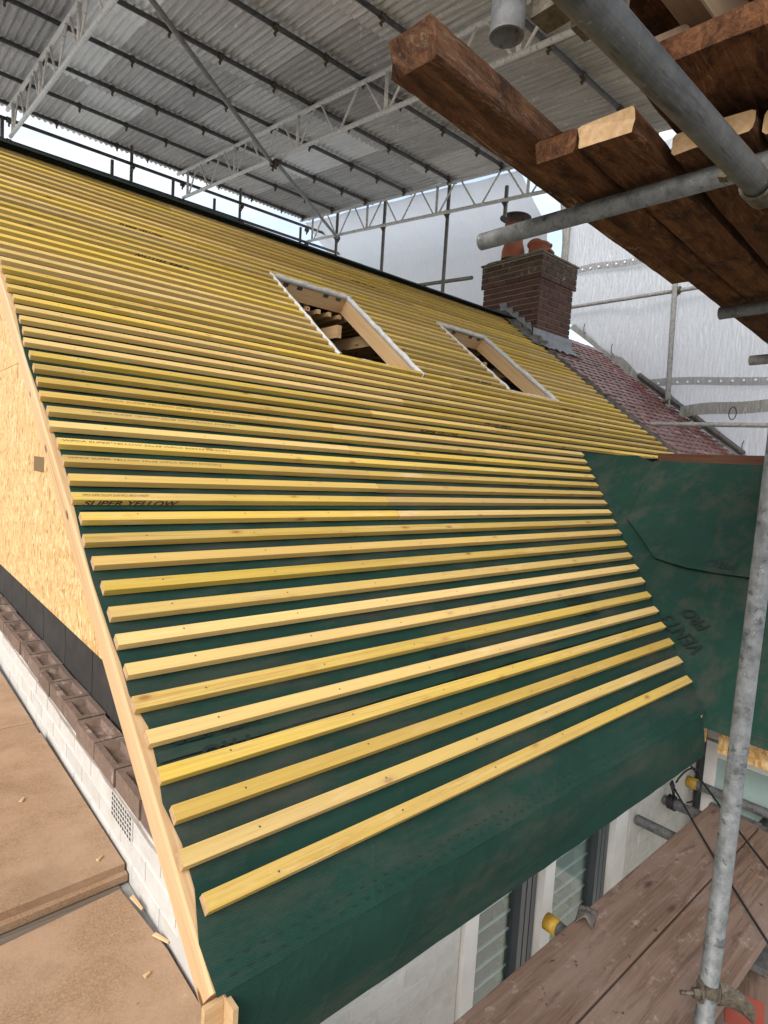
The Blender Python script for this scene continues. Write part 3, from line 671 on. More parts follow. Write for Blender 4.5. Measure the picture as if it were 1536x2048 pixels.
# printed words on the membrane
def mem_text(body, size, M, mat='membrane_print', parent=memo, bold=.0015):
    me = text_mesh(body, size, .15, .0001, bold); me.materials.append(MAT[mat]); q = link('lettering', me, None, M); q.parent = parent; return q
for (x, s) in ((1.30, .455), (.02, .43), (2.36, .60)):
    dx = -EX if x > .1 else -EX
    mem_text('VENT3', .085, frame(RP(x+(.30 if x < .1 else 0), s, -.0135), -EX, -U)); mem_text('PRO', .075, frame(RP(x-.05+(.30 if x < .1 else 0), s-.085, -.0135), -EX, -U))
wd = Vector((0, -1, 0)); dU = -WU
tdir = (Vector((2.71, .018, .118))-Vector((2.851, .274, .229))).normalized()
mem_text('VENT3', .105, frame(Vector((2.70, .0, (2.70-XW)*tw))+WN*.006, -tdir, WN.cross(-tdir)), parent=wm)
mem_text('PRO', .09, frame(Vector((2.82, .03, (2.82-XW)*tw))+WN*.006, -tdir, WN.cross(-tdir)), parent=wm)
mem_text('PRO', .085, frame(Vector((3.20, .05, (3.20-XW)*tw))+WN*.014, (0, 1, 0), WN.cross(Vector((0, 1, 0)))), parent=wm)
# wing wall
for z0_, z1_ in ((-3.4, -1.75), (-.44, -.1)): MB().box(2.985, 3.2, -1.6, YW+.011, z0_, z1_).build('wing_wall', 'painted_brick', H)
Wd = link('window', None, H); tag(Wd, 'white framed obscured glass window of the projecting wing')
MB().box(2.955, 2.984, -.02, YW+.0, -1.74, -.445).box(2.957, 2.982, -1.55, -.019, -.52, -.447).box(2.957, 2.982, -1.55, -.019, -1.73, -1.66).box(2.956, 2.981, -.86, -.80, -1.66, -.52).build('frame', 'frame_white', Wd)
MB().box(2.97, 2.976, -1.55, -.021, -1.66, -.521).build('pane', 'obscured_glass', Wd)
MB().box(2.60, 2.625, -1.3, -.13, -.345, -.13).build('fascia_board', 'strand_board', H)
MB().tube((2.90, YW-.04, -3.3), (2.90, YW-.04, -.25), .019, 10).build('downpipe', 'black_rubber', H)

# ------------------------------------------------------------------ neighbour's roof and chimney
NB = thing('neighbour_roof', 'neighbouring roof of worn red clay plain tiles beyond the party line', 'roof')
tm = MB(); n_ = 4
tv = []
for z_ in (0, .015):
    for j in (0, 1):
        for i in range(n_+1): tv.append((-.0815+.163*i/n_, -.13+j*.255, z_+.005*(1-((i-n_/2)/(n_/2))**2)))
q = n_+1; tf = []
for i in range(n_):
    tf += [(2*q+i, 2*q+i+1, 3*q+i+1, 3*q+i), (i+1, i, q+i, q+i+1), (i, i+1, 2*q+i+1, 2*q+i), (q+i+1, q+i, 3*q+i, 3*q+i+1)]
tf += [(0, 2*q, 3*q, q), (q-1, 2*q-1, 4*q-1, 3*q-1)]
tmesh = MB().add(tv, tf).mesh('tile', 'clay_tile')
tiles = []
for r_ in range(-2, 50):
    s = .08+.1*r_+.13
    for c_ in range(21):
        x = PARTY+.22+.166*c_+(.083 if r_ % 2 else 0)
        if x > 9.5 or s > 5.02: continue
        tl = .085
        M = frame(RP(x, s, -.012+random.uniform(-.002, .003)), EX, U) @ Matrix.Rotation(-tl+random.uniform(-.012, .012), 4, 'X') @ Matrix.Rotation(random.uniform(-.012, .012), 4, 'Z')
        P_ = RP(x, s); d = P_-CAM; vis = (1.95 < s < 5.0) and x < 8.25+.1
        if 6.1 < x < 6.95 and s > 4.45: continue
        tiles.append((0 if vis else 1, d.length, M))
tiles.sort(key=lambda t: (t[0], t[1]))
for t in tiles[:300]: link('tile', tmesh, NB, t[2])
st_mb = MB()
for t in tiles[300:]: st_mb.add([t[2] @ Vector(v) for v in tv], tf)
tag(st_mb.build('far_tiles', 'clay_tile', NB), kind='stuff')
MB().box(PARTY+.12, 9.5, -.1, 5.0, -.09, -.035, M=frame((0, 0, 0), EX, U)).build('roof_deck', 'interior_dark', NB)
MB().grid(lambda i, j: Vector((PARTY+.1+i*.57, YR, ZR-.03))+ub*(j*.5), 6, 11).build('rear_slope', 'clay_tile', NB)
MB().box(PARTY+.3, 9.5, .15, 7.9, -3.4, .0).build('wall', 'painted_brick', NB)
# rough mortared tile edge along the party line
em = MB(); rr = random.Random(9)
def edgeP(i, j):
    s = 1.75+i*.055; t = j/6; x = PARTY+.045+.22*t+rr.uniform(-.014, .014); return RP(x, s, -.03+.05*math.sin(math.pi*min(1, t*1.2))+rr.uniform(-.012, .012))
em.grid(edgeP, 62, 6).build('mortar_edge', 'old_mortar', NB, False)
# chimney
CX0, CX1, CY0, CY1 = 6.12, 6.90, 3.62, 4.56; ZT = 3.80
CH = thing('chimney', 'red brick chimney stack with two clay pots beside the tiled roof', 'chimney', loc=(6.5, 4.1, 2.4))
CH.location = (0, 0, 0)
MB().box(CX0+.012, CX1-.012, CY0+.012, CY1-.012, 1.9, ZT+.01).box(CX0-.016, CX1+.016, CY0-.016, CY1+.016, ZT-.29, ZT+.012).build('mortar_core', 'mortar', CH)
bm_cache = {}
def cb(l, mat):
    k = (round(l, 3), mat)
    if k not in bm_cache: bm_cache[k] = MB().plank(0, k[0], 0, .03, 0, .065, .003).mesh('brick', mat)
    return bm_cache[k]
nc = int((ZT-2.35)/.075)
for c_ in range(nc):
    z = ZT-.075*(c_+1)+.005; out = .028 if c_ < 4 else 0
    x0, x1, y0, y1 = CX0-out, CX1+out, CY0-out, CY1+out
    mat = 'chimney_brick_mossy' if c_ < 3 else 'chimney_brick'
    for face in (0, 1):
        Ls = (y1-y0) if face == 0 else (x1-x0); p = 0; k = 0
        seq = []
        stag = (c_+face) % 2
        while p < Ls-.01:
            l = .1025 if (k == 0 and stag) else .215
            l = min(l, Ls-p)
            if l > .03: seq.append((p, l))
            p += l+.010; k += 1
        for p, l in seq:
            jt = random.uniform(-.0015, .0015)
            if face == 0: M = Matrix(((0, 1, 0, x0+jt), (-1, 0, 0, y0+p+l), (0, 0, 1, z), (0, 0, 0, 1)))
            else: M = Matrix.Translation((x0+p, y0+jt, z))
            link('brick', cb(l, mat), CH, M)
cr = MB(); rr = random.Random(4)
def crownP(i, j):
    u, v = i/14, j/14; e = min(u, 1-u, v, 1-v); x = CX0-.045+(CX1-CX0+.09)*u; y = CY0-.045+(CY1-CY0+.09)*v
    h_ = .035+.10*min(1, e*4)**.8 + (rr.uniform(-.012, .014) if e > 0 else rr.uniform(-.006, .006))
    return (x, y, ZT+h_)
cr.grid(crownP, 14, 14); cr.box(CX0-.045, CX1+.045, CY0-.045, CY1+.045, ZT+.011, ZT+.034); cr.build('crown', 'cement_crown', CH)
pt = MB().lathe([(.16, .0), (.155, .12), (.125, .22), (.115, .42), (.14, .44), (.14, .47), (.11, .47), (.105, .2)], (6.28, 4.22, ZT+.09), 24).build('pot', 'terracotta', CH, True)
MB().lathe([(.0, .60), (.10, .595), (.20, .575), (.215, .562), (.205, .555), (.1, .565), (0, .565)], (6.28, 4.22, ZT+.09), 24).build('cowl', 'soot_metal', pt, True)
MB().tube((6.18, 4.22, ZT+.54), (6.18, 4.22, ZT+.66), .008, 6).tube((6.37, 4.28, ZT+.54), (6.37, 4.28, ZT+.66), .008, 6).tube((6.33, 4.14, ZT+.54), (6.33, 4.14, ZT+.66), .008, 6).build('cowl_leg', 'soot_metal', pt)
p2 = MB().lathe([(.13, 0), (.13, .12), (.15, .125), (.15, .155), (.13, .16), (.0, .165)], (6.36, 3.86, ZT+.09), 20).build('pot', 'terracotta', CH, True)
MB().prof([(0.11*math.cos(a), .08*math.sin(a)) for a in [i*math.pi/10 for i in range(11)]], 0, .40, M=frame((6.26, 3.86, ZT+.215), (1, .15, -.06), (0, 1, 0))).build('hood_tile', 'terracotta', p2)
MB().tube((6.80, 4.02, ZT+.05), (6.80, 4.02, ZT+.40), .05, 14, .006).tube((6.80, 4.02, ZT+.37), (6.80, 4.02, ZT+.40), .062, 14).build('flue_terminal', 'soot_metal', CH)
# lead flashings: front apron and stepped side soakers
def apP(i, j):
    x = CX0-.09+(CX1-CX0+.14)*i/16; t = j/5
    top = Vector((x, CY0-.006, 2.72+.03*math.sin(i*.9)*.3)); sb = RP(x, CY0/ct-.02, .02); low = RP(x, CY0/ct-.17+.016*math.sin(i*1.9)+.012*math.sin(i*4.1), .028+.008*math.sin(i*2.7))
    b = Vector((x, CY0-.010, sb.z+.15)); return b*(1-t*2)+sb*(t*2) if t < .5 else sb*(2-2*t)+low*(2*t-1)
solid(MB().grid(apP, 16, 6).build('apron_flashing', 'lead', CH, True), .003)
for k in range(5):
    s = 4.62+k*.13; y = s*ct
    if y > CY1-.1: break
    b = RP(CX0-.008, s, .06)
    MB().add([b, b+Vector((0, .16, .02)), b+Vector((0, .15, .15)), b+Vector((-.004, .04, .14)), b+Vector((-.05, .02, .03)), b+Vector((-.045, .15, .12))], [(0, 1, 2, 3), (0, 3, 4), (3, 2, 5, 4)]).build('step_flashing', 'lead', CH)
rr = random.Random(8)
MB().grid(lambda i, j: RP(CX0-.22+.21*j/5+rr.uniform(-.012, .012), 4.30+i*.045, .012+.065*(j/5)**1.3+rr.uniform(-.012, .016)), 20, 5).build('side_flashing', 'lead_old', CH)

# ------------------------------------------------------------------ temporary tin roof on lattice beams
def ZB(y): return 4.01+.121*y
def ZTc(y): return 4.39+.1245*y
slope_t = math.atan(.1245)
TX = [1.02, 3.42, 5.82]; names_t = ['nearest the left edge', 'across the middle of the roof', 'in front of the white sheeting']
YF = -.05
def coupler(mb, p, r=.034, L_=.05, axis='X'):
    p = Vector(p); a_ = Vector((1, 0, 0)) if axis == 'X' else Vector((0, 1, 0)) if axis == 'Y' else Vector((0, 0, 1))
    mb.tube(p-a_*L_/2, p+a_*L_/2, r, 10); b_ = Vector((0, 0, -1)) if axis != 'Z' else Vector((0, -1, 0))
    mb.box(-.018, .018, -.018, .018, 0, .06, M=frame(p+b_*.02, a_, a_.cross(b_)) if True else None) if False else mb.tube(p+b_*.02, p+b_*.085, .011, 6)
    mb.tube(p+b_*.055-a_*.0+Vector((0, .02, 0)), p+b_*.055-Vector((0, .035, 0)), .012, 6)
for x, nm in zip(TX, names_t):
    T = thing('lattice_beam', 'white tubular lattice beam under the tin roof, ' + nm, 'beam', 'lattice beams carrying the tin roof')
    MB().tube((x, YF, ZTc(YF)), (x, 8.98, ZTc(8.98)), TR, 12, .003).build('top_chord', 'beam_white', T, True)
    MB().tube((x, YF, ZB(YF)), (x, 8.72, ZB(8.72)), TR, 12, .003).build('bottom_chord', 'beam_white', T, True)
    y = 8.62; mod = 1.62
    while y > 0.0:
        MB().tube((x, y-.06, ZB(y-.06)), (x, y-.06, ZTc(y-.06)), .020, 8).build('upright', 'beam_white', T, True)
        q = mod/4
        for k in range(4):
            a_, b_ = y-.06-q*k-.05, y-.06-q*(k+1)+.05
            if k % 2: a_, b_ = b_, a_
            MB().tube((x, a_, ZB(a_)), (x, b_, ZTc(b_)), .0125, 8).build('diagonal', 'beam_white', T, True)
        y -= mod
PY = [8.86-.945*k for k in range(9)]+[.05]
for k, y in enumerate(PY):
    T = thing('purlin_tube', 'grey purlin tube under the tin roof, %s from the rear edge' % ORD[k], 'tube', 'purlin tubes under the tin roof')
    z = ZTc(y)+.049
    MB().tube((-.95, y, z), (5.95, y, z), TR, 10, .003).build('tube', 'galvanised_dark', T, True)
    for x in (-.4, .45, 1.06, 1.7, 2.35, 2.9, 3.46, 4.05, 4.7, 5.25, 5.78):
        mb = MB(); coupler(mb, (x+random.uniform(-.1, .1)*(x not in (1.06, 3.46, 5.78)), y, z), .032, .045, 'X'); mb.build('coupler', 'coupler_metal', T)
TIN = thing('tin_roof', 'temporary roof of weathered corrugated tin sheets above the house', 'roof')
pit = .0762; am = .013
def tinmesh(mat, wv, length):
    me = MB(); nseg = wv*8; rr = random.Random(wv)
    me.grid(lambda i, j: (i*pit/8-(wv*pit)/2, -length/2+length*j/2, am*math.cos(i*math.pi/4)), nseg, 2)
    return me.mesh('roof_sheet', mat, True)
SHL = 2.05; WV = 9
tms = {m_: tinmesh(m_, WV, SHL) for m_ in ('tin_grey', 'tin_dark', 'tin_bright')}
BR = {(1, 2), (3, 4), (1, 1), (6, 2), (1, 5), (2, 4), (0, 6), (1, 4)}
rows_y = [9.12-SHL/2-k*1.885 for k in range(5)]
ncol = int((5.98+.75)/(WV*pit-.076*.9))+1
for rI, y in enumerate(rows_y):
    for c_ in range(ncol):
        x = 5.62-c_*(WV*pit-pit*1.0)
        mt = 'tin_bright' if random.random() < .13 else ('tin_dark' if random.random() < .35 else 'tin_grey')
        z = ZTc(y)+.049+TR+am+.004
        M = Matrix.Translation((x, y, z+.0035*(c_ % 2)+.0)) @ Matrix.Rotation(slope_t-.011, 4, 'X')
        link('roof_sheet', tms[mt], TIN, M)
# braces between beams
for (p, q_, lb) in (((1.02, 3.75, 4.40), (3.42, 5.88, 4.66), 'between the left and middle beams'), ((3.42, 5.80, 4.66), (5.82, 7.74, 4.89), 'from the middle beam to the rear corner')):
    t = MB().tube(p, q_, TR, 12, .003).build('brace_tube', 'galvanised_far', None, True); tag(t, 'grey diagonal brace tube ' + lb, 'tube', 'diagonal brace tubes')
    for e_ in (p, q_): mb = MB(); coupler(mb, e_, .036, .06); mb.build('coupler', 'coupler_metal', t)
# rear guard rails and standards
for z, r_, lb in ((5.27, .0242, 'upper'), (4.99, .0242, 'lower')):
    t = MB().tube((-1.5, 8.72, z-.02), (6.6, 8.72, z+.06), TR, 12, .003).build('guard_rail', 'galvanised_dark', None, True); tag(t, lb + ' grey guard rail tube beyond the ridge, against the sky', 'rail', 'rear guard rails')
    for x in (1.0, 2.62, 3.4, 4.45, 5.8): mb = MB(); coupler(mb, (x, 8.72, z), .038, .06); mb.build('coupler', 'coupler_metal', t)
for x, zt_, lb in ((2.62, 5.70, 'tall grey upright tube behind the ridge, left of the middle beam'), (4.45, 5.68, 'tall grey upright tube behind the ridge, right of the middle beam'), (2.34, 5.27, 'short grey tube stub on the lower rail, left of the middle beam'), (3.98, 5.25, 'short grey tube stub on the lower rail, right of the middle beam'), (.93, 5.3, 'grey upright tube at the rear end of the left beam'), (3.27, 5.3, 'grey upright tube at the rear end of the middle beam'), (5.70, 5.3, 'grey upright tube at the rear end of the last beam')):
    t = MB().tube((x, 8.78, -3.4), (x, 8.78, zt_), TR, 12, .003).build('upright_tube', 'galvanised_far', None, True); tag(t, lb, 'tube', 'rear upright tubes')
MB()
t = MB().box(2.35, 3.3, 8.9, 8.96, 4.86, 4.885).build('loose_board', 'old_plank'); tag(t, 'thin loose board lying behind the ridge under the lower rail', 'board')
# standards beside the last beam and the rail along Y
for y, z0, lb in ((7.85, 2.0, 'grey upright tube at the corner of the sheeting, left of three'), (6.55, 2.4, 'grey upright tube against the white sheeting, second from the corner'), (5.13, 2.6, 'grey upright tube against the white sheeting, third from the corner'), (4.08, 4.3, 'grey tube stub above the chimney pot')):
    t = MB().tube((5.87, y, z0), (5.87, y, ZTc(y)+(.02 if y > 4.2 else -.2)), TR*1.1, 12, .003).build('upright_tube', 'galvanised_far', None, True); tag(t, lb, 'tube', 'upright tubes along the sheeting')
    mb = MB(); coupler(mb, (5.85, y, ZB(y)), .042, .06, 'Y'); mb.build('coupler', 'coupler_metal', t)
t = MB().tube((5.92, 8.6, 3.98), (5.92, 4.62, 3.64), TR*1.1, 12, .003).build('guard_rail', 'galvanised_far', None, True); tag(t, 'grey horizontal rail tube left of the chimney against white sheeting', 'rail')

# ------------------------------------------------------------------ white sheeting
def sheet(name, label, P, nu, nv, grp='white plastic sheeting', mat='sheeting'):
    o = MB().grid(P, nu, nv).build(name, mat, None, True); return tag(o, label, 'sheeting', grp)
def wr(a_, b_): return .018*math.sin(a_*3.1+b_*1.3)+.012*math.sin(a_*7.7-b_*4.1)+.008*math.sin(b_*9+a_*2)
sheet('plastic_sheet', 'white translucent plastic sheeting hung left of the chimney', lambda i, j: (5.93+.78*min(1, j/2)+wr(i*.11, j*.2), 9.0-i*.11+(.05*math.sin(j*.9) if i == 46 else 0), (ZTc(9.0-i*.11)-.0)*(1-j/14)+1.6*(j/14)), 46, 14)
def sbz(y): return y/ct*st_+.10
def sB(i, j):
    y = 4.68-i*.12; t = j/16; top = 5.9; bot = max(sbz(y), 1.35 if y < 1.9 else -9); bot = sbz(y) if y > 1.35 else sbz(1.35)
    return (8.30+wr(y, t*4)+.03*math.sin(t*3), y, top*(1-t)+bot*t)
SB = sheet('plastic_sheet', 'white translucent plastic sheeting right of the chimney above the red tiles', sB, 66, 16)
def sC(i, j):
    x = -2+i*.4; return (x, 8.95+wr(x, j), 4.93-j*.25+.02*math.sin(x*3))
sheet('plastic_sheet', 'white plastic sheeting below the lower guard rail behind the ridge', sC, 21, 10)
# hem, bands and eyelets of the right sheet
hem = MB().grid(lambda i, j: RP(8.24+.13*(j/4)+.012*math.sin(i*.9)+.03*math.sin(i*.33), 5.62-i*.1, .03+.09*math.sin(math.pi*j/4)*(1+.3*math.sin(i*.7))), 38, 4).build('hem', 'sheet_hem', SB, True)
for zb, y0, y1, dz in ((4.24, 4.55, 2.3, -.06), (2.34, 3.28, -.5, -.09)):
    b = MB().grid(lambda i, j: (8.262+wr(y0-(y0-y1)*i/24, 2), y0-(y0-y1)*i/24, zb+dz*i/24+.11*j/2+.02*math.sin(i*.4)), 24, 2).build('eyelet_band', 'sheet_band', SB, True)
    e = MB(); n_e = int((y0-y1)/.14)
    for k in range(n_e):
        y = y0-.08-k*.14; t_ = (y0-y)/(y0-y1); e.tube((8.244+wr(y, 2), y, zb+dz*t_+.055), (8.232+wr(y, 2), y, zb+dz*t_+.055), .014, 8)
    e.build('eyelet', 'eyelet', b)
lowb = MB().grid(lambda i, j: (8.17+.03*math.sin(i*.5), 2.55-i*.13, 2.03+.05*math.sin(min(1, i/5)*1.57)-.16*j/3+.012*math.sin(i*.8)), 22, 3).build('rolled_edge', 'sheet_hem', SB, True)
lp_ = MB(); lp_.path([(8.12, 1.85+.045*math.sin(a), 1.93+.07*math.cos(a)-.03*math.sin(a*.5)) for a in [i*math.pi/8 for i in range(17)]], .006, 6); lp_.build('cord_loop', 'black_rubber', SB)
ties = MB()
for s in (5.35, 4.72, 2.25):
    p = RP(8.26, s, .12); ties.path([p+Vector((-.05, -.06, -.05)), p+Vector((-.01, 0, .0)), p+Vector((.0, .01, .07)), p+Vector((-.03, -.02, .12))], .006, 6)
ties.build('tie', 'black_rubber', SB)
# wrapped edge pole right of the chimney
t = MB().tube((8.2, 4.62, 2.9), (8.2, 4.62, 6.0), TR*1.2, 12, .003).build('upright_tube', 'galvanised_far', None, True); tag(t, 'grey upright tube wrapped in sheeting just right of the chimney', 'tube')
wrap = MB().path([(8.12, 4.66+.06*math.sin(i*.5), 3.15+i*.16) for i in range(18)], .06, 8).build('wrapped_edge', 'sheet_hem', SB, True)
t = MB().tube((8.17, 4.75, 3.70), (8.17, -.6, 3.60), TR*1.15, 12, .003).build('guard_rail', 'galvanised_far', None, True); tag(t, 'grey rail tube crossing the sheeting right of the chimney', 'rail')
t = MB().tube((8.14, 2.72, 1.95), (8.10, 2.76, 3.78), TR*1.5, 12, .003).build('upright_tube', 'galvanised_far', None, True); tag(t, 'grey upright tube standing on the red tiles before the sheeting', 'tube')
for z_ in (3.66, 2.1):
    mb = MB(); coupler(mb, (8.14, 2.73, z_), .05, .07, 'Y'); mb.build('coupler', 'coupler_metal', t)
t = MB().tube(RP(8.23, 4.1, .10), RP(8.23, 2.2, .10), TR*1.5, 12, .003).build('slope_tube', 'galvanised_dark', None, True); tag(t, 'grey tube lying down the red tiles along the sheeting hem', 'tube')
t = MB().tube((6.0, 1.93, 1.58), (6.0, -1.4, 1.50), TR, 12, .003).build('guard_rail', 'galvanised_far', None, True); tag(t, 'thin grey tube reaching in from the right over the tiles', 'rail')

# ------------------------------------------------------------------ near upper scaffold (top right)
t = MB().tube((.05, -.75, 1.40), (.40, -.75, 1.40), .02, 8) if False else None
LED = MB().tube((-.62, -.672, 1.516), (.774, -.672, 1.516), TR, 28, .004).build('ledger_tube', 'galvanised_dark', None, True); tag(LED, 'thick grey scaffold tube running diagonally across the top right corner', 'tube')
mb = MB(); mb.tube((.742, -.672, 1.516), (.792, -.672, 1.516), .0315, 20, .006); mb.tube((.767, -.672, 1.545), (.767, -.60, 1.566), .011, 8); mb.tube((.767, -.615, 1.562), (.767, -.598, 1.567), .018, 6); mb.box(.745, .789, -.735, -.695, 1.52, 1.58); mb.build('coupler', 'coupler_metal', LED)
TRN = MB().tube((.895, .1285, 1.6385), (.945, -.849, 1.6385), TR, 28, .004).build('transom_tube', 'galvanised', None, True); tag(TRN, 'grey scaffold tube with its open end before the chimney pots', 'tube')
T2 = MB().tube((2.043, -.143, 1.628), (2.005, -1.22, 1.628), TR, 20, .004).build('transom_tube', 'galvanised_dark', None, True); tag(T2, 'dark scaffold tube end under the planks at the right edge', 'tube')
T3 = MB().tube((2.812, -.019, 1.578), (2.76, -1.22, 1.578), TR, 20, .004).build('transom_tube', 'galvanised_far', None, True); tag(T3, 'small grey tube end against the sheeting at the right edge', 'tube')
VT2 = MB().tube((.168, -.524, 1.560), (.168, -.524, 2.5), TR, 28, .004).build('hanging_tube', 'galvanised_dark', None, True); tag(VT2, 'open lower end of an upright scaffold tube at the top edge', 'tube')
mb = MB(); mb.tube((.168, -.524, 1.628), (.168, -.524, 1.678), .0315, 18, .005); mb.box(.190, .232, -.600, -.545, 1.585, 1.690); mb.tube((.215, -.56, 1.60), (.215, -.665, 1.583), .0095, 8); mb.tube((.215, -.655, 1.586), (.215, -.675, 1.582), .017, 6); mb.tube((.15, -.50, 1.65), (.06, -.45, 1.645), .009, 8); mb.tube((.09, -.466, 1.647), (.072, -.456, 1.646), .017, 6); mb.box(.225, .262, -.655, -.59, 1.568, 1.612); mb.build('coupler', 'coupler_metal', VT2)
# planks, heading slightly away from the ridge line
az = R(86); PD = Vector((math.sin(az), math.cos(az), 0)); PN = Vector((PD.y, -PD.x, 0))   # PN towards the camera side
def plank(name, label, p, L_, wd, th_, mat, emat='end_grain', tilt=0, notch=False, grp='planks of the upper scaffold lift'):
    M = frame(p, (PD+Vector((0, 0, tilt))).normalized(), -PN)
    rq = random.Random(label); mb = MB(); ch = .006; y0, y1 = -wd, 0
    prof = [(y0+ch, 0), (y0+wd*.35, 0), (y0+wd*.68, 0), (y1-ch, 0), (y1, ch), (y1, th_*.5), (y1, th_-ch), (y1-ch, th_), (y0+wd*.5, th_), (y0+ch, th_), (y0, th_-ch), (y0, th_*.5), (y0, ch)]
    n = len(prof); ns = 40; wob = [0.0]*n
    for q_ in range(ns+1):
        x = L_*(q_/ns)**1.6
        for i_, (y, z) in enumerate(prof):
            wob[i_] = wob[i_]*.6+rq.uniform(-.0016, .0016); ex = rq.uniform(-.004, .003) if q_ == 0 else 0
            cut = 0
            if notch and q_ < 2: cut = (.055 if z < th_*.3 else .018 if z < th_*.6 else 0)*(1-q_/2)
            mb.v.append((x+ex+cut*.8, y+wob[i_], z+wob[(i_+3) % n]*.8))
    for q_ in range(ns):
        for i_ in range(n):
            j_ = (i_+1) % n; mb.f.append((q_*n+i_, q_*n+j_, (q_+1)*n+j_, (q_+1)*n+i_)); mb.mi.append(0)
    mb.f += [tuple(range(n))[::-1], tuple(ns*n+i_ for i_ in range(n))]; mb.mi += [1, 1]
    o = mb.build(name, [mat, emat], None, M=M); return tag(o, label, 'plank', grp)
zu = 1.671
plank('scaffold_plank', 'outermost brown plank of the upper lift, its end before the white sheeting', (.674, -.213, zu), 3.6, .1025, .052, 'old_plank', 'old_plank')
plank('scaffold_plank', 'brown plank with pale sawn end, second in the upper lift', (.682, -.319, zu+.001), 3.6, .125, .050, 'old_plank')
plank('scaffold_plank', 'brown plank with pale sawn end, partly behind the thick tube', (.840, -.455, zu+.002), 3.4, .1625, .045, 'old_plank')
plank('scaffold_plank', 'thick weathered beam with notched end projecting furthest to the left', (.284, -.1215, zu+.055), 1.6, .1175, .075, 'weathered_beam', 'weathered_beam', notch=True)
plank('scaffold_plank', 'dark brown plank above the thick tube at the right edge', (.880, -.624, zu+.0025), 3.3, .275, .046, 'dark_timber')
plank('scaffold_plank', 'dark splintered plank showing just past the thick tube', (.668, -.439, zu+.094), 2.2, .25, .05, 'old_plank', 'old_plank')
o = MB().plank(0, 2.6, -.058, 0, 0, .12, .003).build('joist', 'tan_timber', None, M=Matrix.Translation((.443, -.490, 1.8886))); tag(o, 'pale tan joist running into the top right corner', 'joist')
o = MB().plank(0, 2.4, -.75, 0, 0, .018, .002).build('plywood_sheet', 'old_plank', None, M=Matrix.Translation((.668, -.299, 2.016))); tag(o, 'dark brown plywood sheet lying on the joist at the top right corner', 'board')
o = MB().plank(0, .15, -.09, 0, 0, .06, .008).build('timber_block', 'tan_timber', None, M=frame((.755, -.418, 1.829), (1, .1, .1), (-.1, 1, 0))); tag(o, 'rough timber offcut wedged between joist and thick tube', 'block')

# ------------------------------------------------------------------ lower scaffold deck
def deck(label, x0, x1, y0, y1, z=-.6):
    o = MB().plank(0, x1-x0, 0, y1-y0, -.038, 0, .004, 0, 0).build('deck_plank', 'deck_plank', None, M=Matrix.Translation((x0, y0, z))); return tag(o, label, 'plank', 'planks of the walking deck')
d1 = deck('worn pinkish scaffold plank of the deck next to the windows', -2.2, 2.60, -.343, -.128)
d2 = deck('worn pinkish scaffold plank of the deck behind the upright tube', -2.2, 2.58, -.585, -.349)
for d_, x in ((d1, 2.60), (d2, 2.58)):
    w_ = .215 if d_ is d1 else .236
    o = MB().box(4.765 if d_ is d1 else 4.745, 4.802 if d_ is d1 else 4.782, -.002, w_+.002, -.040, .0015).build('end_band', 'galvanised_dark', d_)
for x, lb, cap in ((2.252, 'dark transom tube end touching the painted brick wall', None), (2.545, 'dark transom tube end with black cord knotted round it', None), (2.85, 'dark transom tube with yellow end cap by the downpipe', 1), (1.338, 'transom tube with yellow end cap below the leafy window', 2)):
    ye = .072 if cap != 2 else -.032
    t = MB().tube((x, ye, -.664), (x+.03, -1.5, -.664), TR, 16, .004).build('transom_tube', 'galvanised_dark', None, True); tag(t, lb, 'tube', 'transom tubes under the deck')
    if cap: MB().tube((x, ye+.0045, -.664), (x, ye-.044, -.664), .029, 16).build('end_cap', 'cap_yellow', t, True)
for y in (-.30, -1.2):
    t = MB().tube((-2.5, y, -.712), (3.4, y, -.712), TR, 12, .004).build('ledger_tube', 'galvanised_dark', None, True); tag(t, 'ledger tube under the deck, %s the wall' % ('nearer' if y > -1 else 'further from'), 'tube')
rr = random.Random(2)
rg = MB().grid(lambda i, j: (-.05+.1*i/12, -.03+.062*j/10, .004+.034*math.sin(math.pi*j/10)*(.55+.45*math.sin(1+i*.35))+rr.uniform(-.004, .004)), 12, 10)
o = solid(rg.build('crumpled_rag', 'rag', None, True, Matrix.Translation((1.39, -.152, -.60)) @ Matrix.Rotation(.35, 4, 'Z')), .003); tag(o, 'crumpled grey brown rag on the edge of the deck', 'rag')
# upright tube on the right with its coupler
SP0, SP1 = Vector((1.199, -.606, -.522)), Vector((1.286, -.592, .367))
dv_ = (SP1-SP0).normalized()
def on(z): return SP0+dv_*((z-SP0.z)/dv_.z)
STD = MB().tube(on(-3.4), on(2.3), TR, 28, .004).build('standard_tube', 'galvanised', None, True); tag(STD, 'weathered grey upright scaffold tube at the right with half coupler', 'tube')
c0 = on(-.42); mb = MB()
mb.tube(c0-dv_*.016, c0+dv_*.016, .0275, 20)
cr_ = Vector((.76, -.65, .0)); cf = Vector((.65, .76, 0))
mb.tube(c0-cr_*.022-cf*.02, c0-cr_*.088-cf*.02, .006, 8); mb.tube(c0-cr_*.036-cf*.02, c0-cr_*.054-cf*.02, .0135, 6); mb.tube(c0-cr_*.030-cf*.02, c0-cr_*.036-cf*.02, .017, 10)
mb.box(-.006, .006, -.012, .012, -.024, .024, M=frame(c0-cr_*.03-cf*.014, cr_, cf))
mb.build('coupler', 'coupler_metal', STD, False)
sad = MB()
def sadP(i, j):
    t = i/10; a_ = -1.25+2.5*j/8
    c = c0+cr_*(.020+.098*t)-Vector((0, 0, .004+.055*t*t))-cf*.010
    return c+Vector((0, 0, .036*(1-.25*t)*math.sin(a_)))-cf*(.020*math.cos(a_))
solid(sad.grid(sadP, 10, 8).build('coupler_jaw', 'coupler_metal', STD, False), .004)
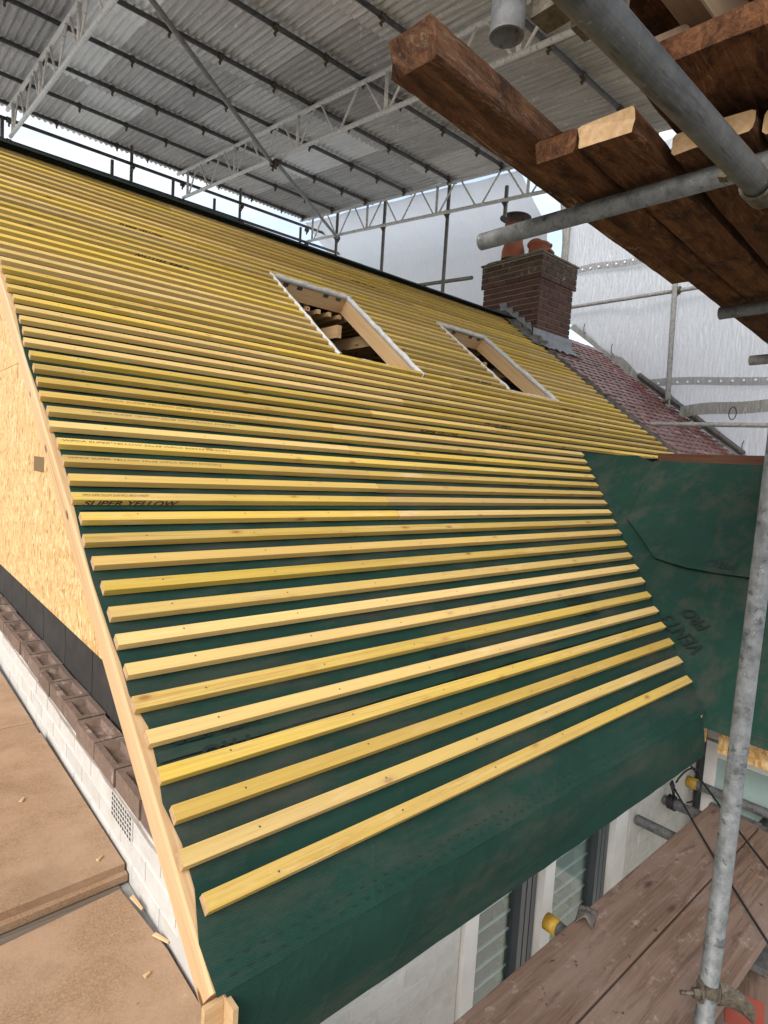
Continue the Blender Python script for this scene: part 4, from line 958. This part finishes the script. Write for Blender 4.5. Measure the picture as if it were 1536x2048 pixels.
# stuff beyond the outer plank: a lower plank with a red painted end, a galvanised plate
o = MB().plank(0, 1.6, 0, .225, -.038, 0, .004).build('deck_plank', 'deck_plank', None, M=frame((.95, -.86, -.80), (1, .28, 0), (-.28, 1, 0))); tag(o, 'loose brown plank lying lower beside the deck', 'plank')
MB().box(.70, .86, .015, .125, -.002, .0025).build('paint_patch', 'red_paint', o)
pl = MB().box(0, .17, 0, .10, 0, .004).box(0, .004, 0, .10, 0, .03).build('metal_plate', 'galvanised_dark', None, M=frame((1.79, -.605, -.72), (1, .15, 0), (-.15, 1, 0))); tag(pl, 'blue grey galvanised metal plate beside the deck edge', 'plate')
# cords
def taut(p, q_, sg, n=10): return [Vector(p).lerp(Vector(q_), i/n)-Vector((0, 0, sg*math.sin(math.pi*i/n))) for i in range(n+1)]
cd1 = MB().path(taut((2.585, .05, -.598), (1.70, -.645, -.560), .012), .0048, 8).build('black_cord', 'black_rubber', None, True); tag(cd1, 'black cord running from the transom knot behind the upright tube', 'cord')
kn = MB().path([(2.552+.012*math.sin(a_*.31), .045+.005*a_*.5-.03+.012*math.sin(a_*.7), -.664+.031*math.sin(a_)) if False else (2.552+.031*math.cos(a_), .055-.0022*a_, -.664+.031*math.sin(a_)) for a_ in [i*.5 for i in range(40)]], .006, 6).build('knot', 'black_rubber', cd1, True)
MB().path([(2.555, .03, -.634), (2.548, .035, -.60), (2.552, .05, -.575), (2.57, .052, -.565), (2.575, .045, -.585), (2.565, .04, -.61)], .007, 6).build('knot', 'black_rubber', cd1, True)
MB().path([(2.56+.10*(1-math.cos(a_))+.02*math.sin(a_), .03-.05*math.sin(a_*.5), -.56+.085*math.sin(a_)-.05*(1-math.cos(a_))*.6) for a_ in [i*.25 for i in range(20)]], .0045, 8).build('cord_loop', 'black_rubber', cd1, True)
cd2 = MB().path(taut((2.80, .065, -.54), (2.05, -.60, -.555), .01), .0048, 8).build('black_cord', 'black_rubber', None, True); tag(cd2, 'black cord crossing the far deck end right of the upright tube', 'cord')

# ------------------------------------------------------------------ flat roof with chipboard sheets on the left
fr2 = MB().box(-6, .099, -.55, 7.8, -.60, -.405).build('flat_roof', 'concrete'); tag(fr2, 'grey flat roof of the lean-to left of the gable', 'roof')
MB().box(-6, .09, -.5, 7.7, -3.4, -.601).build('wall', 'painted_brick', fr2)
def chip(label, pts, z, th_=.022):
    me = MB(); n = len(pts); vs = [(x, y, z) for x, y in pts]+[(x, y, z-th_) for x, y in pts]
    me.add(vs, [tuple(range(n)), tuple(reversed(range(n, 2*n)))]+[(i, n+i, n+(i+1) % n, (i+1) % n) for i in range(n)])
    return tag(me.build('chipboard_sheet', 'chipboard'), label, 'board', 'chipboard sheets on the flat roof')
chip('chipboard sheet lying on top beside the air brick', [(.105-.012, .716), (.080, 1.815), (-.60, 1.83), (-.75, .70), (-.183, .708)], -.349)
chip('large chipboard sheet below the top sheet, its broken edge showing', [(.096, .694), (.082, 2.0), (-2.0, 2.0), (-2.0, .665), (-.25, .683)], -.372)
chip('stained chipboard sheet nearest the eave corner', [(.060, .655), (.088, .352), (.085, -.50), (-2.0, -.50), (-2.0, .60), (-.255, .625)], -.383)
chip('far chipboard sheet in line with the painted wall', [(.085, 2.01), (.055, 4.4), (-2.0, 4.4), (-2.0, 2.01)], -.374)
gb = MB()
for k in range(4): gb.plank(-1.9, .07, .592+k*.028, .617+k*.028, -.404, -.398+random.uniform(-.001, .001), .002)
tag(gb.build('grooved_board', 'grey_board'), 'grooved grey weathered board in the gap between chipboard sheets', 'board')
rr = random.Random(21)
def chipwood(label, x, y, z, l, a_, mat='pale_timber'):
    me = MB().plank(0, l, -.006, .006, 0, .006, .0015); me.v = [(x_+rr.uniform(-.002, .002), y_*(1-.5*x_/l)+rr.uniform(-.002, .002), z_+rr.uniform(-.001, .002)) for x_, y_, z_ in me.v]
    return tag(me.build('wood_chip', mat, None, M=Matrix.Translation((x, y, z)) @ Matrix.Rotation(a_, 4, 'Z')), label, 'wood chip', 'wood chips on the chipboard')
chipwood('small pale wood chip on the top chipboard sheet near its corner', .028, .775, -.3485, .024, .6)
chipwood('small pale wood chip in the middle of the top chipboard sheet', -.095, 1.26, -.3485, .02, 1.0)
chipwood('tiny pale wood chip on the stained sheet by the rafter', .008, .30, -.3825, .016, .3)
chipwood('pale splintered offcut in the gap against the painted wall', .078, .60, -.3825, .07, -1.5)
chipwood('pale splinter wedged by the rafter at the wall foot', .078, .42, -.3825, .055, -1.2)
